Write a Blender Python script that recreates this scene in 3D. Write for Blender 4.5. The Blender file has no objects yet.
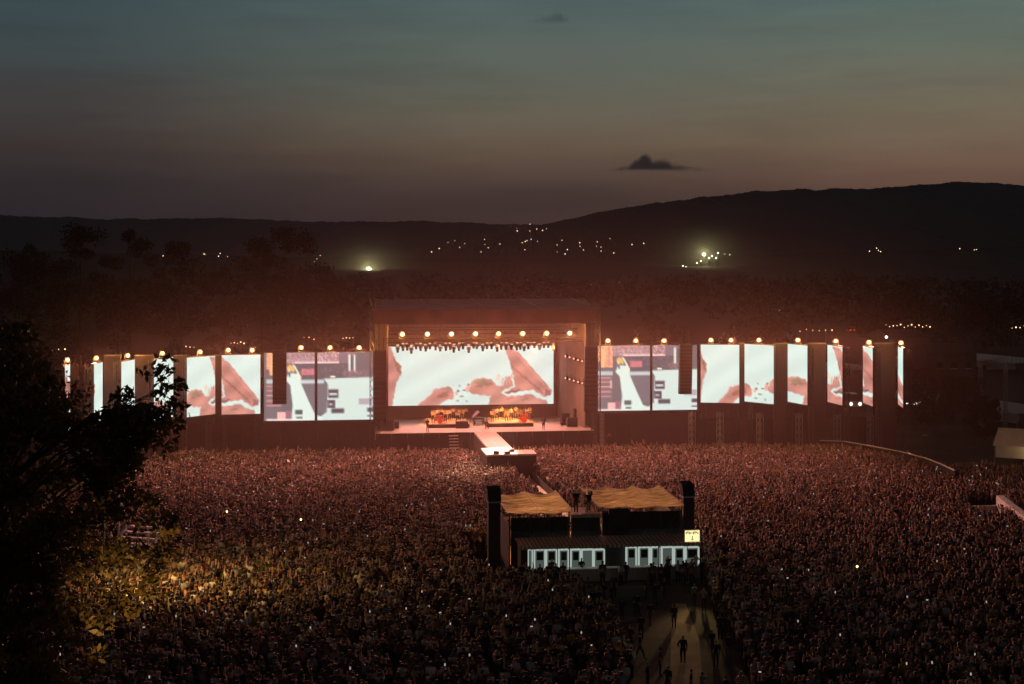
import bpy, math, random
import numpy as np
from mathutils import Vector, Matrix

rnd = random.Random(7)
rng = np.random.default_rng(7)
SC = bpy.context.scene
COL = SC.collection
F, HY, H = 1422.0, 262.0, 24.6          # focal length in pixels, horizon row, eye height
R = math.radians

def lin(c):
    return tuple(((v / 255) / 12.92 if v / 255 <= 0.04045 else ((v / 255 + 0.055) / 1.055) ** 2.4) for v in c)

def W(px, py, Y):                        # photo position at a chosen distance -> place
    return Vector(((px - 512) * Y / F, Y, H - (py - HY) * Y / F))

def G(px, py, z=0.0):                    # photo position -> point at height z
    Y = F * (H - z) / (py - HY)
    return Vector(((px - 512) * Y / F, Y, z))

# ------------------------------------------------------------------ materials
def new_mat(name):
    m = bpy.data.materials.new(name); m.use_nodes = True
    nt = m.node_tree; nt.nodes.clear()
    out = nt.nodes.new('ShaderNodeOutputMaterial')
    return m, nt, out

def mat(name, col, rough=0.7, var=0.25, scale=2.0, metal=0.0, bump=0.0):
    m, nt, out = new_mat(name)
    b = nt.nodes.new('ShaderNodeBsdfPrincipled')
    b.inputs['Roughness'].default_value = rough; b.inputs['Metallic'].default_value = metal
    tc = nt.nodes.new('ShaderNodeTexCoord'); n = nt.nodes.new('ShaderNodeTexNoise')
    n.inputs['Scale'].default_value = scale; n.inputs['Detail'].default_value = 5
    nt.links.new(tc.outputs['Object'], n.inputs['Vector'])
    r = nt.nodes.new('ShaderNodeValToRGB')
    r.color_ramp.elements[0].position = .3; r.color_ramp.elements[1].position = .7
    r.color_ramp.elements[0].color = tuple(c * (1 - var) for c in col) + (1,)
    r.color_ramp.elements[1].color = tuple(min(1, c * (1 + var)) for c in col) + (1,)
    nt.links.new(n.outputs['Fac'], r.inputs['Fac']); nt.links.new(r.outputs['Color'], b.inputs['Base Color'])
    if bump:
        bp = nt.nodes.new('ShaderNodeBump'); bp.inputs['Strength'].default_value = bump
        nt.links.new(n.outputs['Fac'], bp.inputs['Height']); nt.links.new(bp.outputs['Normal'], b.inputs['Normal'])
    nt.links.new(b.outputs['BSDF'], out.inputs['Surface'])
    return m

def emit(name, col, strength, sampled=True):
    m, nt, out = new_mat(name)
    e = nt.nodes.new('ShaderNodeEmission'); e.inputs['Color'].default_value = tuple(col) + (1,)
    e.inputs['Strength'].default_value = strength
    nt.links.new(e.outputs['Emission'], out.inputs['Surface'])
    if not sampled: m.cycles.emission_sampling = 'NONE'
    return m

def attr_emit(name, attr, strength):
    m, nt, out = new_mat(name)
    a = nt.nodes.new('ShaderNodeAttribute'); a.attribute_name = attr
    e = nt.nodes.new('ShaderNodeEmission'); e.inputs['Strength'].default_value = strength
    nt.links.new(a.outputs['Color'], e.inputs['Color']); nt.links.new(e.outputs['Emission'], out.inputs['Surface'])
    return m

def attr_diff(name, attr, rough=0.8):
    m, nt, out = new_mat(name)
    a = nt.nodes.new('ShaderNodeAttribute'); a.attribute_name = attr
    b = nt.nodes.new('ShaderNodeBsdfPrincipled'); b.inputs['Roughness'].default_value = rough
    nt.links.new(a.outputs['Color'], b.inputs['Base Color']); nt.links.new(b.outputs['BSDF'], out.inputs['Surface'])
    return m

def objcol(name, rough=0.8):
    m, nt, out = new_mat(name)
    a = nt.nodes.new('ShaderNodeObjectInfo')
    n = nt.nodes.new('ShaderNodeTexNoise'); n.inputs['Scale'].default_value = 9
    mx = nt.nodes.new('ShaderNodeMix'); mx.data_type = 'RGBA'; mx.blend_type = 'MULTIPLY'
    mx.inputs['Factor'].default_value = .5
    b = nt.nodes.new('ShaderNodeBsdfPrincipled'); b.inputs['Roughness'].default_value = rough
    nt.links.new(a.outputs['Color'], mx.inputs['A']); nt.links.new(n.outputs['Fac'], mx.inputs['B'])
    nt.links.new(mx.outputs['Result'], b.inputs['Base Color']); nt.links.new(b.outputs['BSDF'], out.inputs['Surface'])
    return m

def objrand(name, cols, rough=0.8):
    m, nt, out = new_mat(name)
    a = nt.nodes.new('ShaderNodeObjectInfo'); r = nt.nodes.new('ShaderNodeValToRGB')
    r.color_ramp.interpolation = 'CONSTANT'
    while len(r.color_ramp.elements) < len(cols): r.color_ramp.elements.new(.5)
    for k, c in enumerate(cols):
        r.color_ramp.elements[k].position = k / len(cols); r.color_ramp.elements[k].color = tuple(c) + (1,)
    b = nt.nodes.new('ShaderNodeBsdfPrincipled'); b.inputs['Roughness'].default_value = rough
    nt.links.new(a.outputs['Random'], r.inputs['Fac']); nt.links.new(r.outputs['Color'], b.inputs['Base Color'])
    nt.links.new(b.outputs['BSDF'], out.inputs['Surface'])
    return m

def leafmat(name, col, trans=.35):
    m, nt, out = new_mat(name)
    tc = nt.nodes.new('ShaderNodeTexCoord'); n = nt.nodes.new('ShaderNodeTexNoise'); n.inputs['Scale'].default_value = 1.3
    nt.links.new(tc.outputs['Object'], n.inputs['Vector'])
    r = nt.nodes.new('ShaderNodeValToRGB')
    r.color_ramp.elements[0].position = .35; r.color_ramp.elements[1].position = .65
    r.color_ramp.elements[0].color = tuple(c * .7 for c in col) + (1,); r.color_ramp.elements[1].color = tuple(c * 1.4 for c in col) + (1,)
    nt.links.new(n.outputs['Fac'], r.inputs['Fac'])
    d = nt.nodes.new('ShaderNodeBsdfPrincipled'); d.inputs['Roughness'].default_value = .55
    t = nt.nodes.new('ShaderNodeBsdfTranslucent'); mx = nt.nodes.new('ShaderNodeMixShader'); mx.inputs['Fac'].default_value = trans
    nt.links.new(r.outputs['Color'], d.inputs['Base Color']); nt.links.new(r.outputs['Color'], t.inputs['Color'])
    nt.links.new(d.outputs['BSDF'], mx.inputs[1]); nt.links.new(t.outputs['BSDF'], mx.inputs[2])
    nt.links.new(mx.outputs['Shader'], out.inputs['Surface'])
    return m

def cloudmat(name, col, alpha):
    m, nt, out = new_mat(name)
    d = nt.nodes.new('ShaderNodeBsdfDiffuse'); d.inputs['Color'].default_value = tuple(col) + (1,)
    t = nt.nodes.new('ShaderNodeBsdfTransparent'); mx = nt.nodes.new('ShaderNodeMixShader'); mx.inputs['Fac'].default_value = alpha
    nt.links.new(t.outputs['BSDF'], mx.inputs[1]); nt.links.new(d.outputs['BSDF'], mx.inputs[2]); nt.links.new(mx.outputs['Shader'], out.inputs['Surface'])
    return m

M = dict(
    black=mat('black_metal', (.010, .0095, .0095), .55),
    scrim=mat('black_scrim_cloth', (.022, .018, .017), .85, .35, .6),
    alu=mat('truss_aluminium', (.35, .35, .36), .4, .15, 3, .8),
    steel=mat('dark_steel', (.08, .08, .085), .5, .2, 3, .6),
    deck=mat('stage_deck_vinyl', (.52, .44, .42), .5, .12, .7),
    bdeck=mat('white_stage_vinyl', (.78, .80, .78), .4, .06, .8),
    wood=mat('plywood', (.42, .33, .24), .7, .2, 1.5),
    roof=mat('roof_membrane', (.30, .28, .31), .6, .2, .35),
    fascia=mat('fascia_cloth', (.16, .085, .055), .8, .25, .5),
    back=mat('grey_backdrop_cloth', (.34, .24, .21), .9, .15, .3),
    grass=mat('trampled_grass', (.045, .05, .028), .95, .45, .15, 0, .3),
    hill=mat('wooded_hill', (.011, .012, .012), .95, .4, .01),
    field=mat('dark_fields', (.014, .015, .010), .95, .5, .004),
    mat_floor=mat('plastic_floor_panels', (.70, .60, .48), .6, .15, .9),
    path=mat('dusty_gravel', (.085, .058, .048), .9, .4, .5, 0, .4),
    strip=mat('pale_track', (.55, .40, .22), .9, .3, .6, 0, .3),
    white=mat('white_pvc', (.75, .74, .72), .55, .08, 1.2),
    wall=mat('white_barrier', (.62, .56, .54), .7, .15, .8),
    shed=mat('dark_shed_panels', (.07, .065, .065), .8, .2, .6), counter=mat('grey_counter_panels', (.50, .45, .43), .7, .15, 1.2),
    brass=mat('brass', (.75, .5, .16), .3, .1, 4, .9),
    red=mat('red_lacquer', (.45, .06, .04), .3, .1, 4),
    bark=mat('bark', (.055, .042, .032), .9, .4, 4, 0, .5),
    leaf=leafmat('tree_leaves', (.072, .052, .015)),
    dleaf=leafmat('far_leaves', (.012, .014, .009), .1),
    cloudm=cloudmat('cloud_body', (.065, .10, .155), .13),
    glass=mat('dark_glass', (.02, .022, .024), .12, .1, 2),
    lens=emit('lamp_lens', (1.0, .68, .32), 9.0), rim=emit('lamp_reflector', (1.0, .40, .09), 1.5),
    glint=emit('fixture_lens', (1.0, .50, .28), 1.3),
    town=emit('street_light_glow', (1.0, .64, .34), 3.4, False),
    townw=emit('pale_street_light_glow', (1.0, .92, .70), 2.6, False),
    flood=emit('floodlight_glow', (1.0, .95, .60), 6.0),
    redlamp=emit('red_tail_lamp', (1.0, .08, .05), 3.0, False),
    head=emit('headlamp', (.95, 1.0, .85), 3.0),
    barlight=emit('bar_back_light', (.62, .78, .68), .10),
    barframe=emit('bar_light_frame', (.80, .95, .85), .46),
    sign=emit('sign_face', (1.0, .86, .42), 1.15),
    signmark=mat('sign_brown', (.30, .14, .05), .7),
    phone=emit('phone_screen', (.9, .86, .82), .42, False),
    torch=emit('phone_torch', (1.0, .85, .35), 3.0, False),
    wire=mat('cable_black', (.02, .02, .02), .6),
    screenpix=attr_emit('led_display', 'pix', 1.42),
)

# ------------------------------------------------------------------ mesh helpers
class MB:
    def __init__(s): s.v = []; s.f = []; s.mi = []
    def add(s, vs, fs, mi=0):
        b = len(s.v); s.v += [tuple(v) for v in vs]; s.f += [tuple(b + i for i in f) for f in fs]; s.mi += [mi] * len(fs)
        return s
    def hexa(s, p, mi=0):                # eight corners, bottom four then top four, anticlockwise
        return s.add(p, [(0, 3, 2, 1), (4, 5, 6, 7), (0, 1, 5, 4), (1, 2, 6, 5), (2, 3, 7, 6), (3, 0, 4, 7)], mi)
    def box(s, x0, x1, y0, y1, z0, z1, mi=0):
        return s.hexa([(x0, y0, z0), (x1, y0, z0), (x1, y1, z0), (x0, y1, z0), (x0, y0, z1), (x1, y0, z1), (x1, y1, z1), (x0, y1, z1)], mi)
    def tube(s, a, b, r, r2=None, n=6, mi=0):
        a, b = Vector(a), Vector(b); r2 = r if r2 is None else r2
        d = (b - a).normalized(); u = d.orthogonal().normalized(); w = d.cross(u)
        vs = [a + (u * math.cos(2 * math.pi * k / n) + w * math.sin(2 * math.pi * k / n)) * r for k in range(n)]
        vs += [b + (u * math.cos(2 * math.pi * k / n) + w * math.sin(2 * math.pi * k / n)) * r2 for k in range(n)]
        fs = [(k, (k + 1) % n, n + (k + 1) % n, n + k) for k in range(n)] + [tuple(reversed(range(n))), tuple(range(n, 2 * n))]
        return s.add(vs, fs, mi)
    def truss(s, a, b, w=.5, r=.045, mi=0, step=None):
        a, b = Vector(a), Vector(b); d = b - a; L = d.length; d.normalize()
        u = d.orthogonal().normalized() * w / 2
        if abs(d.z) < .5:
            u = Vector((0, 0, w / 2))
        v = d.cross(u).normalized() * w / 2
        cs = [u + v, u - v, -u - v, -u + v]
        for c in cs: s.tube(a + c, b + c, r, n=4, mi=mi)
        n = max(2, int(L / (step or w * 1.4)))
        for k in range(n):
            p, q = a + d * L * k / n, a + d * L * (k + 1) / n
            for j in range(4):
                s.tube(p + cs[j], q + cs[(j + 1) % 4], r * .6, n=3, mi=mi)
        return s
    def sphere(s, c, r, n=8, m=5, sc=(1, 1, 1), mi=0):
        c = Vector(c); vs = [c + Vector((0, 0, r * sc[2]))]
        for i in range(1, m):
            t = math.pi * i / m
            for k in range(n):
                p = 2 * math.pi * k / n
                vs.append(c + Vector((r * sc[0] * math.sin(t) * math.cos(p), r * sc[1] * math.sin(t) * math.sin(p), r * sc[2] * math.cos(t))))
        vs.append(c - Vector((0, 0, r * sc[2])))
        fs = [(0, 1 + k, 1 + (k + 1) % n) for k in range(n)]
        for i in range(m - 2):
            for k in range(n):
                a = 1 + i * n
                fs.append((a + k, a + n + k, a + n + (k + 1) % n, a + (k + 1) % n))
        a = 1 + (m - 2) * n
        fs += [(a + k, len(vs) - 1, a + (k + 1) % n) for k in range(n)]
        return s.add(vs, fs, mi)
    def build(s, name, mats, parent=None, org=(0, 0, 0), smooth=False):
        me = bpy.data.meshes.new(name)
        o3 = Vector(org)
        me.from_pydata([tuple(Vector(v) - o3) for v in s.v], [], s.f)
        mats = mats if isinstance(mats, (list, tuple)) else [mats]
        for m in mats: me.materials.append(m)
        if len(mats) > 1: me.polygons.foreach_set('material_index', s.mi)
        if smooth: me.polygons.foreach_set('use_smooth', [True] * len(s.f))
        me.update()
        o = bpy.data.objects.new(name, me); COL.objects.link(o)
        if parent: o.parent = parent
        return o

def tag(o, label=None, cat=None, group=None, kind=None):
    if label: o['label'] = label
    if cat: o['category'] = cat
    if group: o['group'] = group
    if kind: o['kind'] = kind
    return o

def thing(name, label, cat, loc=(0, 0, 0), rz=0.0, group=None):
    o = bpy.data.objects.new(name, None); COL.objects.link(o); o.empty_display_size = .3
    o.location = loc; o.rotation_euler = (0, 0, rz)
    return tag(o, label, cat, group)

def dup(root, loc=None, rz=None, label=None):
    r = root.copy(); COL.objects.link(r)
    if loc is not None: r.location = loc
    if rz is not None: r.rotation_euler = (0, 0, rz)
    if label: r['label'] = label
    for ch in list(root.children):
        c = ch.copy(); COL.objects.link(c); c.parent = r
        for g in list(ch.children):
            d = g.copy(); COL.objects.link(d); d.parent = c
    return r

class Frame:                             # a turned ground frame: s along its front, d away from us
    def __init__(s, px, Y, th):
        s.o = Vector(((px - 512) * Y / F, Y, 0)); s.th = th
        s.u = Vector((math.cos(th), math.sin(th), 0)); s.w = Vector((-math.sin(th), math.cos(th), 0))
    def world(s, a, d=0, z=0):
        if not isinstance(a, (int, float)): a, d, z = a
        return s.o + s.u * a + s.w * d + Vector((0, 0, z))
    def loc(s, px, py, d):               # photo position at depth d of the frame -> (s, d, z)
        b = s.o + s.w * d; k = (px - 512) / F
        a = (k * b.y - b.x) / (s.u.x - k * s.u.y)
        p = b + s.u * a
        return Vector((a, d, H - (py - HY) * p.y / F))
    def X(s, px, d): return s.loc(px, 300, d).x
    def Z(s, px, py, d): return s.loc(px, py, d).z

TH = R(7.5)
ST = Frame(485, 182.0, TH)               # stage front
FO = Frame(590, 109.5, TH)               # front of the mixing tower

def light(name, kind, loc, col, power, aim=None, size=.3, spot=90, blend=.6):
    l = bpy.data.lights.new(name, kind); l.color = col; l.energy = power
    if kind != 'SUN': l.shadow_soft_size = size
    if kind == 'SPOT': l.spot_size = R(spot); l.spot_blend = blend
    o = bpy.data.objects.new(name, l); COL.objects.link(o); o.location = loc
    if aim is not None:
        o.rotation_euler = (Vector(aim) - Vector(loc)).to_track_quat('-Z', 'Y').to_euler()
    return o

# ------------------------------------------------------------------ camera, world, sun
cam = bpy.data.cameras.new('camera'); cam.sensor_width = 36; cam.lens = F * 36 / 1024
cam.shift_y = -(342 - HY) / 1024; cam.clip_start = .5; cam.clip_end = 40000
co = bpy.data.objects.new('camera', cam); COL.objects.link(co)
co.location = (0, 0, H); co.rotation_euler = (R(90), 0, 0); SC.camera = co

wd = bpy.data.worlds.new('World'); SC.world = wd; wd.use_nodes = True
nt = wd.node_tree; nt.nodes.clear(); L = nt.links.new
out = nt.nodes.new('ShaderNodeOutputWorld'); bg = nt.nodes.new('ShaderNodeBackground')
tc = nt.nodes.new('ShaderNodeTexCoord'); sep = nt.nodes.new('ShaderNodeSeparateXYZ')
L(tc.outputs['Generated'], sep.inputs['Vector'])
asn = nt.nodes.new('ShaderNodeMath'); asn.operation = 'ARCSINE'; L(sep.outputs['Z'], asn.inputs[0])
# streaky dusk cloud, stretched along the horizon, bends the elevation a little
mp = nt.nodes.new('ShaderNodeMapping'); mp.inputs['Scale'].default_value = (3.0, 3.0, 42.0); L(tc.outputs['Generated'], mp.inputs['Vector'])
ns = nt.nodes.new('ShaderNodeTexNoise'); ns.inputs['Scale'].default_value = 1.6; ns.inputs['Detail'].default_value = 5; L(mp.outputs['Vector'], ns.inputs['Vector'])
def ramp(stops):
    r = nt.nodes.new('ShaderNodeValToRGB'); r.color_ramp.interpolation = 'EASE'
    while len(r.color_ramp.elements) < len(stops): r.color_ramp.elements.new(.5)
    for k, (e, c) in enumerate(stops):
        r.color_ramp.elements[k].position = e / 30; r.color_ramp.elements[k].color = lin(c) + (1,)
    return r
deg = nt.nodes.new('ShaderNodeMath'); deg.operation = 'MULTIPLY'; deg.inputs[1].default_value = 180 / math.pi / 30
L(asn.outputs[0], deg.inputs[0])
jit = nt.nodes.new('ShaderNodeMath'); jit.operation = 'MULTIPLY_ADD'; jit.inputs[1].default_value = .03; L(ns.outputs['Fac'], jit.inputs[0])
sb = nt.nodes.new('ShaderNodeMath'); sb.operation = 'SUBTRACT'; sb.inputs[1].default_value = .015; L(deg.outputs[0], sb.inputs[0]); L(sb.outputs[0], jit.inputs[2])
HI = [(15, (52, 62, 66)), (22, (24, 27, 31)), (30, (14, 17, 20))]
mid = ramp([(0, (58, 46, 47)), (1.9, (63, 51, 51)), (2.9, (66, 53, 53)), (4.1, (92, 75, 65)), (4.6, (99, 84, 71)), (5.9, (101, 94, 81)), (7.4, (92, 98, 89)), (10.4, (80, 98, 97))] + HI)
west = ramp([(0, (84, 62, 58)), (2.7, (98, 73, 64)), (3.5, (110, 84, 73)), (4.6, (117, 98, 82)), (6.2, (113, 105, 88)), (8.1, (100, 107, 95)), (10.4, (86, 105, 102))] + HI)
cool = ramp([(0, (36, 33, 40)), (1.9, (40, 37, 45)), (3.3, (43, 40, 47)), (4.5, (55, 49, 51)), (6.5, (61, 60, 62)), (8.1, (58, 69, 72)), (10.4, (54, 71, 76))] + HI)
for r_ in (mid, west, cool): r_.color_ramp.interpolation = 'LINEAR'; L(jit.outputs[0], r_.inputs['Fac'])
mixes = []
for (a_, b_, lo, hi) in ((cool, mid, -.33, .0), (None, west, .02, .32)):
    az = nt.nodes.new('ShaderNodeMapRange'); az.interpolation_type = 'SMOOTHSTEP'
    az.inputs['From Min'].default_value = lo; az.inputs['From Max'].default_value = hi
    L(sep.outputs['X'], az.inputs['Value'])
    mx = nt.nodes.new('ShaderNodeMix'); mx.data_type = 'RGBA'; L(az.outputs['Result'], mx.inputs['Factor'])
    L(a_.outputs['Color'] if a_ else mixes[0].outputs['Result'], mx.inputs['A']); L(b_.outputs['Color'], mx.inputs['B']); mixes.append(mx)
sky = nt.nodes.new('ShaderNodeTexSky'); sky.sky_type = 'NISHITA'; sky.sun_disc = False
sky.sun_elevation = R(-2.0); sky.sun_rotation = R(22)
ad = nt.nodes.new('ShaderNodeMix'); ad.data_type = 'RGBA'; ad.blend_type = 'ADD'; ad.inputs['Factor'].default_value = .02
L(mx.outputs['Result'], ad.inputs['A']); L(sky.outputs['Color'], ad.inputs['B'])
mp2 = nt.nodes.new('ShaderNodeMapping'); mp2.inputs['Scale'].default_value = (2.2, 2.2, 16.0); mp2.inputs['Location'].default_value = (.7, 0, .3); L(tc.outputs['Generated'], mp2.inputs['Vector'])
n2 = nt.nodes.new('ShaderNodeTexNoise'); n2.inputs['Scale'].default_value = 2.6; n2.inputs['Detail'].default_value = 6; n2.inputs['Roughness'].default_value = .6; L(mp2.outputs['Vector'], n2.inputs['Vector'])
mr2 = nt.nodes.new('ShaderNodeMapRange'); mr2.inputs['From Min'].default_value = .30; mr2.inputs['From Max'].default_value = .55; mr2.inputs['To Min'].default_value = .90; mr2.inputs['To Max'].default_value = 1.06; L(n2.outputs['Fac'], mr2.inputs['Value'])
mu = nt.nodes.new('ShaderNodeMix'); mu.data_type = 'RGBA'; mu.blend_type = 'MULTIPLY'; mu.inputs['Factor'].default_value = 1; L(ad.outputs['Result'], mu.inputs['A']); L(mr2.outputs['Result'], mu.inputs['B'])
L(mu.outputs['Result'], bg.inputs['Color']); bg.inputs['Strength'].default_value = 1.0
L(bg.outputs['Background'], out.inputs['Surface'])
light('afterglow_sun', 'SUN', (300, 900, 400), (1, .62, .42), .02, (0, 0, 0))

# ------------------------------------------------------------------ terrain
def interp(pts, x): return float(np.interp(x, [p[0] for p in pts], [p[1] for p in pts]))
RIDGES = [   # distance of the crest, where it starts to rise, skyline in the photo
    (7600, 5200, [(-600, 214), (0, 215), (60, 217.5), (110, 219), (200, 218), (260, 219), (310, 222), (420, 221), (500, 224), (560, 225), (700, 228), (1500, 235)]),
    (5200, 2600, [(-700, 262), (330, 262), (440, 249), (500, 235), (545, 224), (620, 208), (700, 197.5), (760, 191), (800, 189.5), (880, 188), (930, 184), (965, 182), (1024, 185), (1250, 192), (1700, 200)]),
    (2500, 1500, [(-700, 246), (0, 250), (150, 254), (300, 257), (500, 259), (700, 257), (900, 250), (1050, 246), (1700, 240)]),
]
def hill_h(X, Y):
    best = 0.0
    for (Yr, Ya, prof) in RIDGES:
        top = H + (HY - interp(prof, 512 + F * X / Yr)) * Yr / F
        if Y < Yr: t = (Y - Ya) / (Yr - Ya)
        else: t = 1 - (Y - Yr) / 1400
        t = max(0, min(1, t)); t = t * t * (3 - 2 * t) if Y >= Yr else t ** 1.15
        best = max(best, top * t)
    return best

gm = MB()
for (x0, x1, y0, y1) in ((-6000, 6000, -60, 9000),): gm.add([(x0, y0, -.02), (x1, y0, -.02), (x1, y1, -.02), (x0, y1, -.02)], [(0, 1, 2, 3)])
tag(gm.build('ground', M['field']), kind='structure')
fm = MB().add([(-90, 40, .0), (110, 40, .0), (110, 215, .0), (-90, 215, .0)], [(0, 1, 2, 3)])
tag(fm.build('festival_field', M['grass']), kind='structure')

def ridge_mesh(idx, name):
    Yr, Ya, prof = RIDGES[idx]
    xs = np.arange((-260 - 512) * Yr / F, (1290 - 512) * Yr / F, Yr / F * 1.6)
    ts = [0, .2, .4, .6, .8, .93, 1.0, 1.15, 1.6, 2.0]
    vs = []; tree = np.cumsum(rng.normal(0, 1, len(xs))); tree = tree - np.convolve(tree, np.ones(40) / 40, 'same')
    for t in ts:
        for i, x in enumerate(xs):
            top = H + (HY - interp(prof, 512 + F * x / Yr)) * Yr / F
            if t <= 1: Y = Ya + (Yr - Ya) * t; h = top * t ** 1.15
            else: Y = Yr + 1400 * (t - 1); q = 1 - (t - 1); h = top * q * q * (3 - 2 * q)
            tree_ = tree if t > .9 else np.roll(tree, int(t * 997)); wob = (tree_[i] * .28 + rng.normal(0, .35)) * Yr / F * .9 * min(1, top / 60)
            if t in (0, 2.0): h = -1 * 0 - .5; wob = 0
            vs.append((x, Y + rng.normal(0, 6), h + wob * (1 if t > .9 else .12)))
    n = len(xs)
    fs = [(j * n + i, j * n + i + 1, (j + 1) * n + i + 1, (j + 1) * n + i) for j in range(len(ts) - 1) for i in range(n - 1)]
    tag(MB().add(vs, fs).build(name, M['hill']), kind='structure')
for i, nme in enumerate(('far_hills', 'wooded_hill', 'low_hills')): ridge_mesh(i, nme)

# the haze over the whole valley, and the stage smoke
def volume(name, col, dens, aniso):
    m, nt, out = new_mat(name)
    v = nt.nodes.new('ShaderNodeVolumePrincipled'); v.inputs['Color'].default_value = tuple(col) + (1,)
    v.inputs['Density'].default_value = dens; v.inputs['Anisotropy'].default_value = aniso
    nt.links.new(v.outputs['Volume'], out.inputs['Volume'])
    m.cycles.homogeneous_volume = True
    return m
def soft_volume(name, col, dens, aniso, power):
    m, nt, out = new_mat(name)
    v = nt.nodes.new('ShaderNodeVolumePrincipled'); v.inputs['Color'].default_value = tuple(col) + (1,); v.inputs['Anisotropy'].default_value = aniso
    tc = nt.nodes.new('ShaderNodeTexCoord'); ln = nt.nodes.new('ShaderNodeVectorMath'); ln.operation = 'DOT_PRODUCT'
    nt.links.new(tc.outputs['Object'], ln.inputs[0]); nt.links.new(tc.outputs['Object'], ln.inputs[1])
    a = nt.nodes.new('ShaderNodeMath'); a.operation = 'SUBTRACT'; a.use_clamp = True; a.inputs[0].default_value = 1; nt.links.new(ln.outputs['Value'], a.inputs[1])
    b = nt.nodes.new('ShaderNodeMath'); b.operation = 'POWER'; b.inputs[1].default_value = power; nt.links.new(a.outputs[0], b.inputs[0])
    c = nt.nodes.new('ShaderNodeMath'); c.operation = 'MULTIPLY'; c.inputs[1].default_value = dens; nt.links.new(b.outputs[0], c.inputs[0])
    nt.links.new(c.outputs[0], v.inputs['Density']); nt.links.new(v.outputs['Volume'], out.inputs['Volume'])
    return m
hz = MB().box(-6500, 6500, -100, 9300, -1, 345).build('haze', volume('valley_haze', (.88, .80, 1.0), 5.0e-5, .2))
tag(hz, kind='stuff')
sm = MB().sphere((0, 0, 0), 1, 32, 20).build('stage_smoke', soft_volume('stage_smoke_air', (.95, .62, .52), 2.0e-3, .1, 1.6), smooth=True)
sm.scale = (98, 62, 34); sm.location = ST.world(2, -14, 6); sm.rotation_euler = (0, 0, TH); tag(sm, kind='stuff')

# small dusk cloud beyond the hills
def cloud(px0, px1, ytop, ybase, Y, prof, dens, label):
    """a real volume of thin dark cloud: its top follows PROF along its length"""
    m, nt, out = new_mat('cloud_vapour')
    N = nt.nodes.new; K = nt.links.new
    def math_(op, a, b=None, clamp=False):
        n = N('ShaderNodeMath'); n.operation = op; n.use_clamp = clamp
        for k, v in ((0, a), (1, b)):
            if v is None: continue
            if isinstance(v, (int, float)): n.inputs[k].default_value = v
            else: K(v, n.inputs[k])
        return n.outputs[0]
    def smooth_(v, lo, hi):
        n = N('ShaderNodeMapRange'); n.interpolation_type = 'SMOOTHSTEP'; n.inputs['From Min'].default_value = lo; n.inputs['From Max'].default_value = hi; K(v, n.inputs['Value']); return n.outputs['Result']
    tc = N('ShaderNodeTexCoord'); sp = N('ShaderNodeSeparateXYZ'); K(tc.outputs['Object'], sp.inputs['Vector'])
    mp = N('ShaderNodeMapping'); mp.inputs['Scale'].default_value = (7.5, 2.5, 1.7); K(tc.outputs['Object'], mp.inputs['Vector'])
    ns = N('ShaderNodeTexNoise'); ns.inputs['Scale'].default_value = 1.5; ns.inputs['Detail'].default_value = 5; ns.inputs['Roughness'].default_value = .6; K(mp.outputs['Vector'], ns.inputs['Vector'])
    x01 = math_('MULTIPLY_ADD', sp.outputs['X'], .5); x01.node.inputs[2].default_value = .5
    z01 = math_('MULTIPLY_ADD', sp.outputs['Z'], .5); z01.node.inputs[2].default_value = .5
    rp = N('ShaderNodeValToRGB'); rp.color_ramp.interpolation = 'EASE'
    while len(rp.color_ramp.elements) < len(prof): rp.color_ramp.elements.new(.5)
    for k, (t, v) in enumerate(prof): rp.color_ramp.elements[k].position = t; rp.color_ramp.elements[k].color = (v, v, v, 1)
    K(x01, rp.inputs['Fac'])
    top = math_('ADD', rp.outputs['Color'], math_('MULTIPLY', math_('SUBTRACT', ns.outputs['Fac'], .5), .75))
    body = smooth_(math_('SUBTRACT', top, z01), 0.02, .26)
    base = smooth_(math_('ADD', z01, math_('MULTIPLY', math_('SUBTRACT', ns.outputs['Fac'], .5), .3)), .04, .20)
    side = math_('SUBTRACT', 1.0, math_('MULTIPLY', sp.outputs['Y'], sp.outputs['Y']))
    d = math_('MULTIPLY', math_('MULTIPLY', body, base), math_('MULTIPLY', side, dens))
    v = N('ShaderNodeVolumePrincipled'); v.inputs['Color'].default_value = (.44, .60, .78, 1); K(d, v.inputs['Density']); K(v.outputs['Volume'], out.inputs['Volume'])
    m.cycles.volume_step_rate = .25
    o = MB().box(-1, 1, -1, 1, -1, 1).build('cloud', m)
    o.location = W((px0 + px1) / 2, (ytop + ybase) / 2, Y); o.scale = ((px1 - px0) / 2 * Y / F, 160, (ybase - ytop) / 2 * Y / F)
    tag(o, label, 'cloud')
cloud(600, 724, 147, 172, 11500, [(0, .02), (.10, .16), (.22, .30), (.30, .55), (.36, .80), (.44, .50), (.52, .56), (.60, .34), (.75, .22), (.90, .14), (1, .02)], .011, 'small dark blue cloud with a puffed top low over the wooded hill')
cloud(520, 572, 4, 24, 11500, [(0, .02), (.25, .30), (.5, .42), (.75, .62), (.88, .40), (1, .02)], .0022, 'faint dark wisp of cloud high in the dusk sky')

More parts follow.
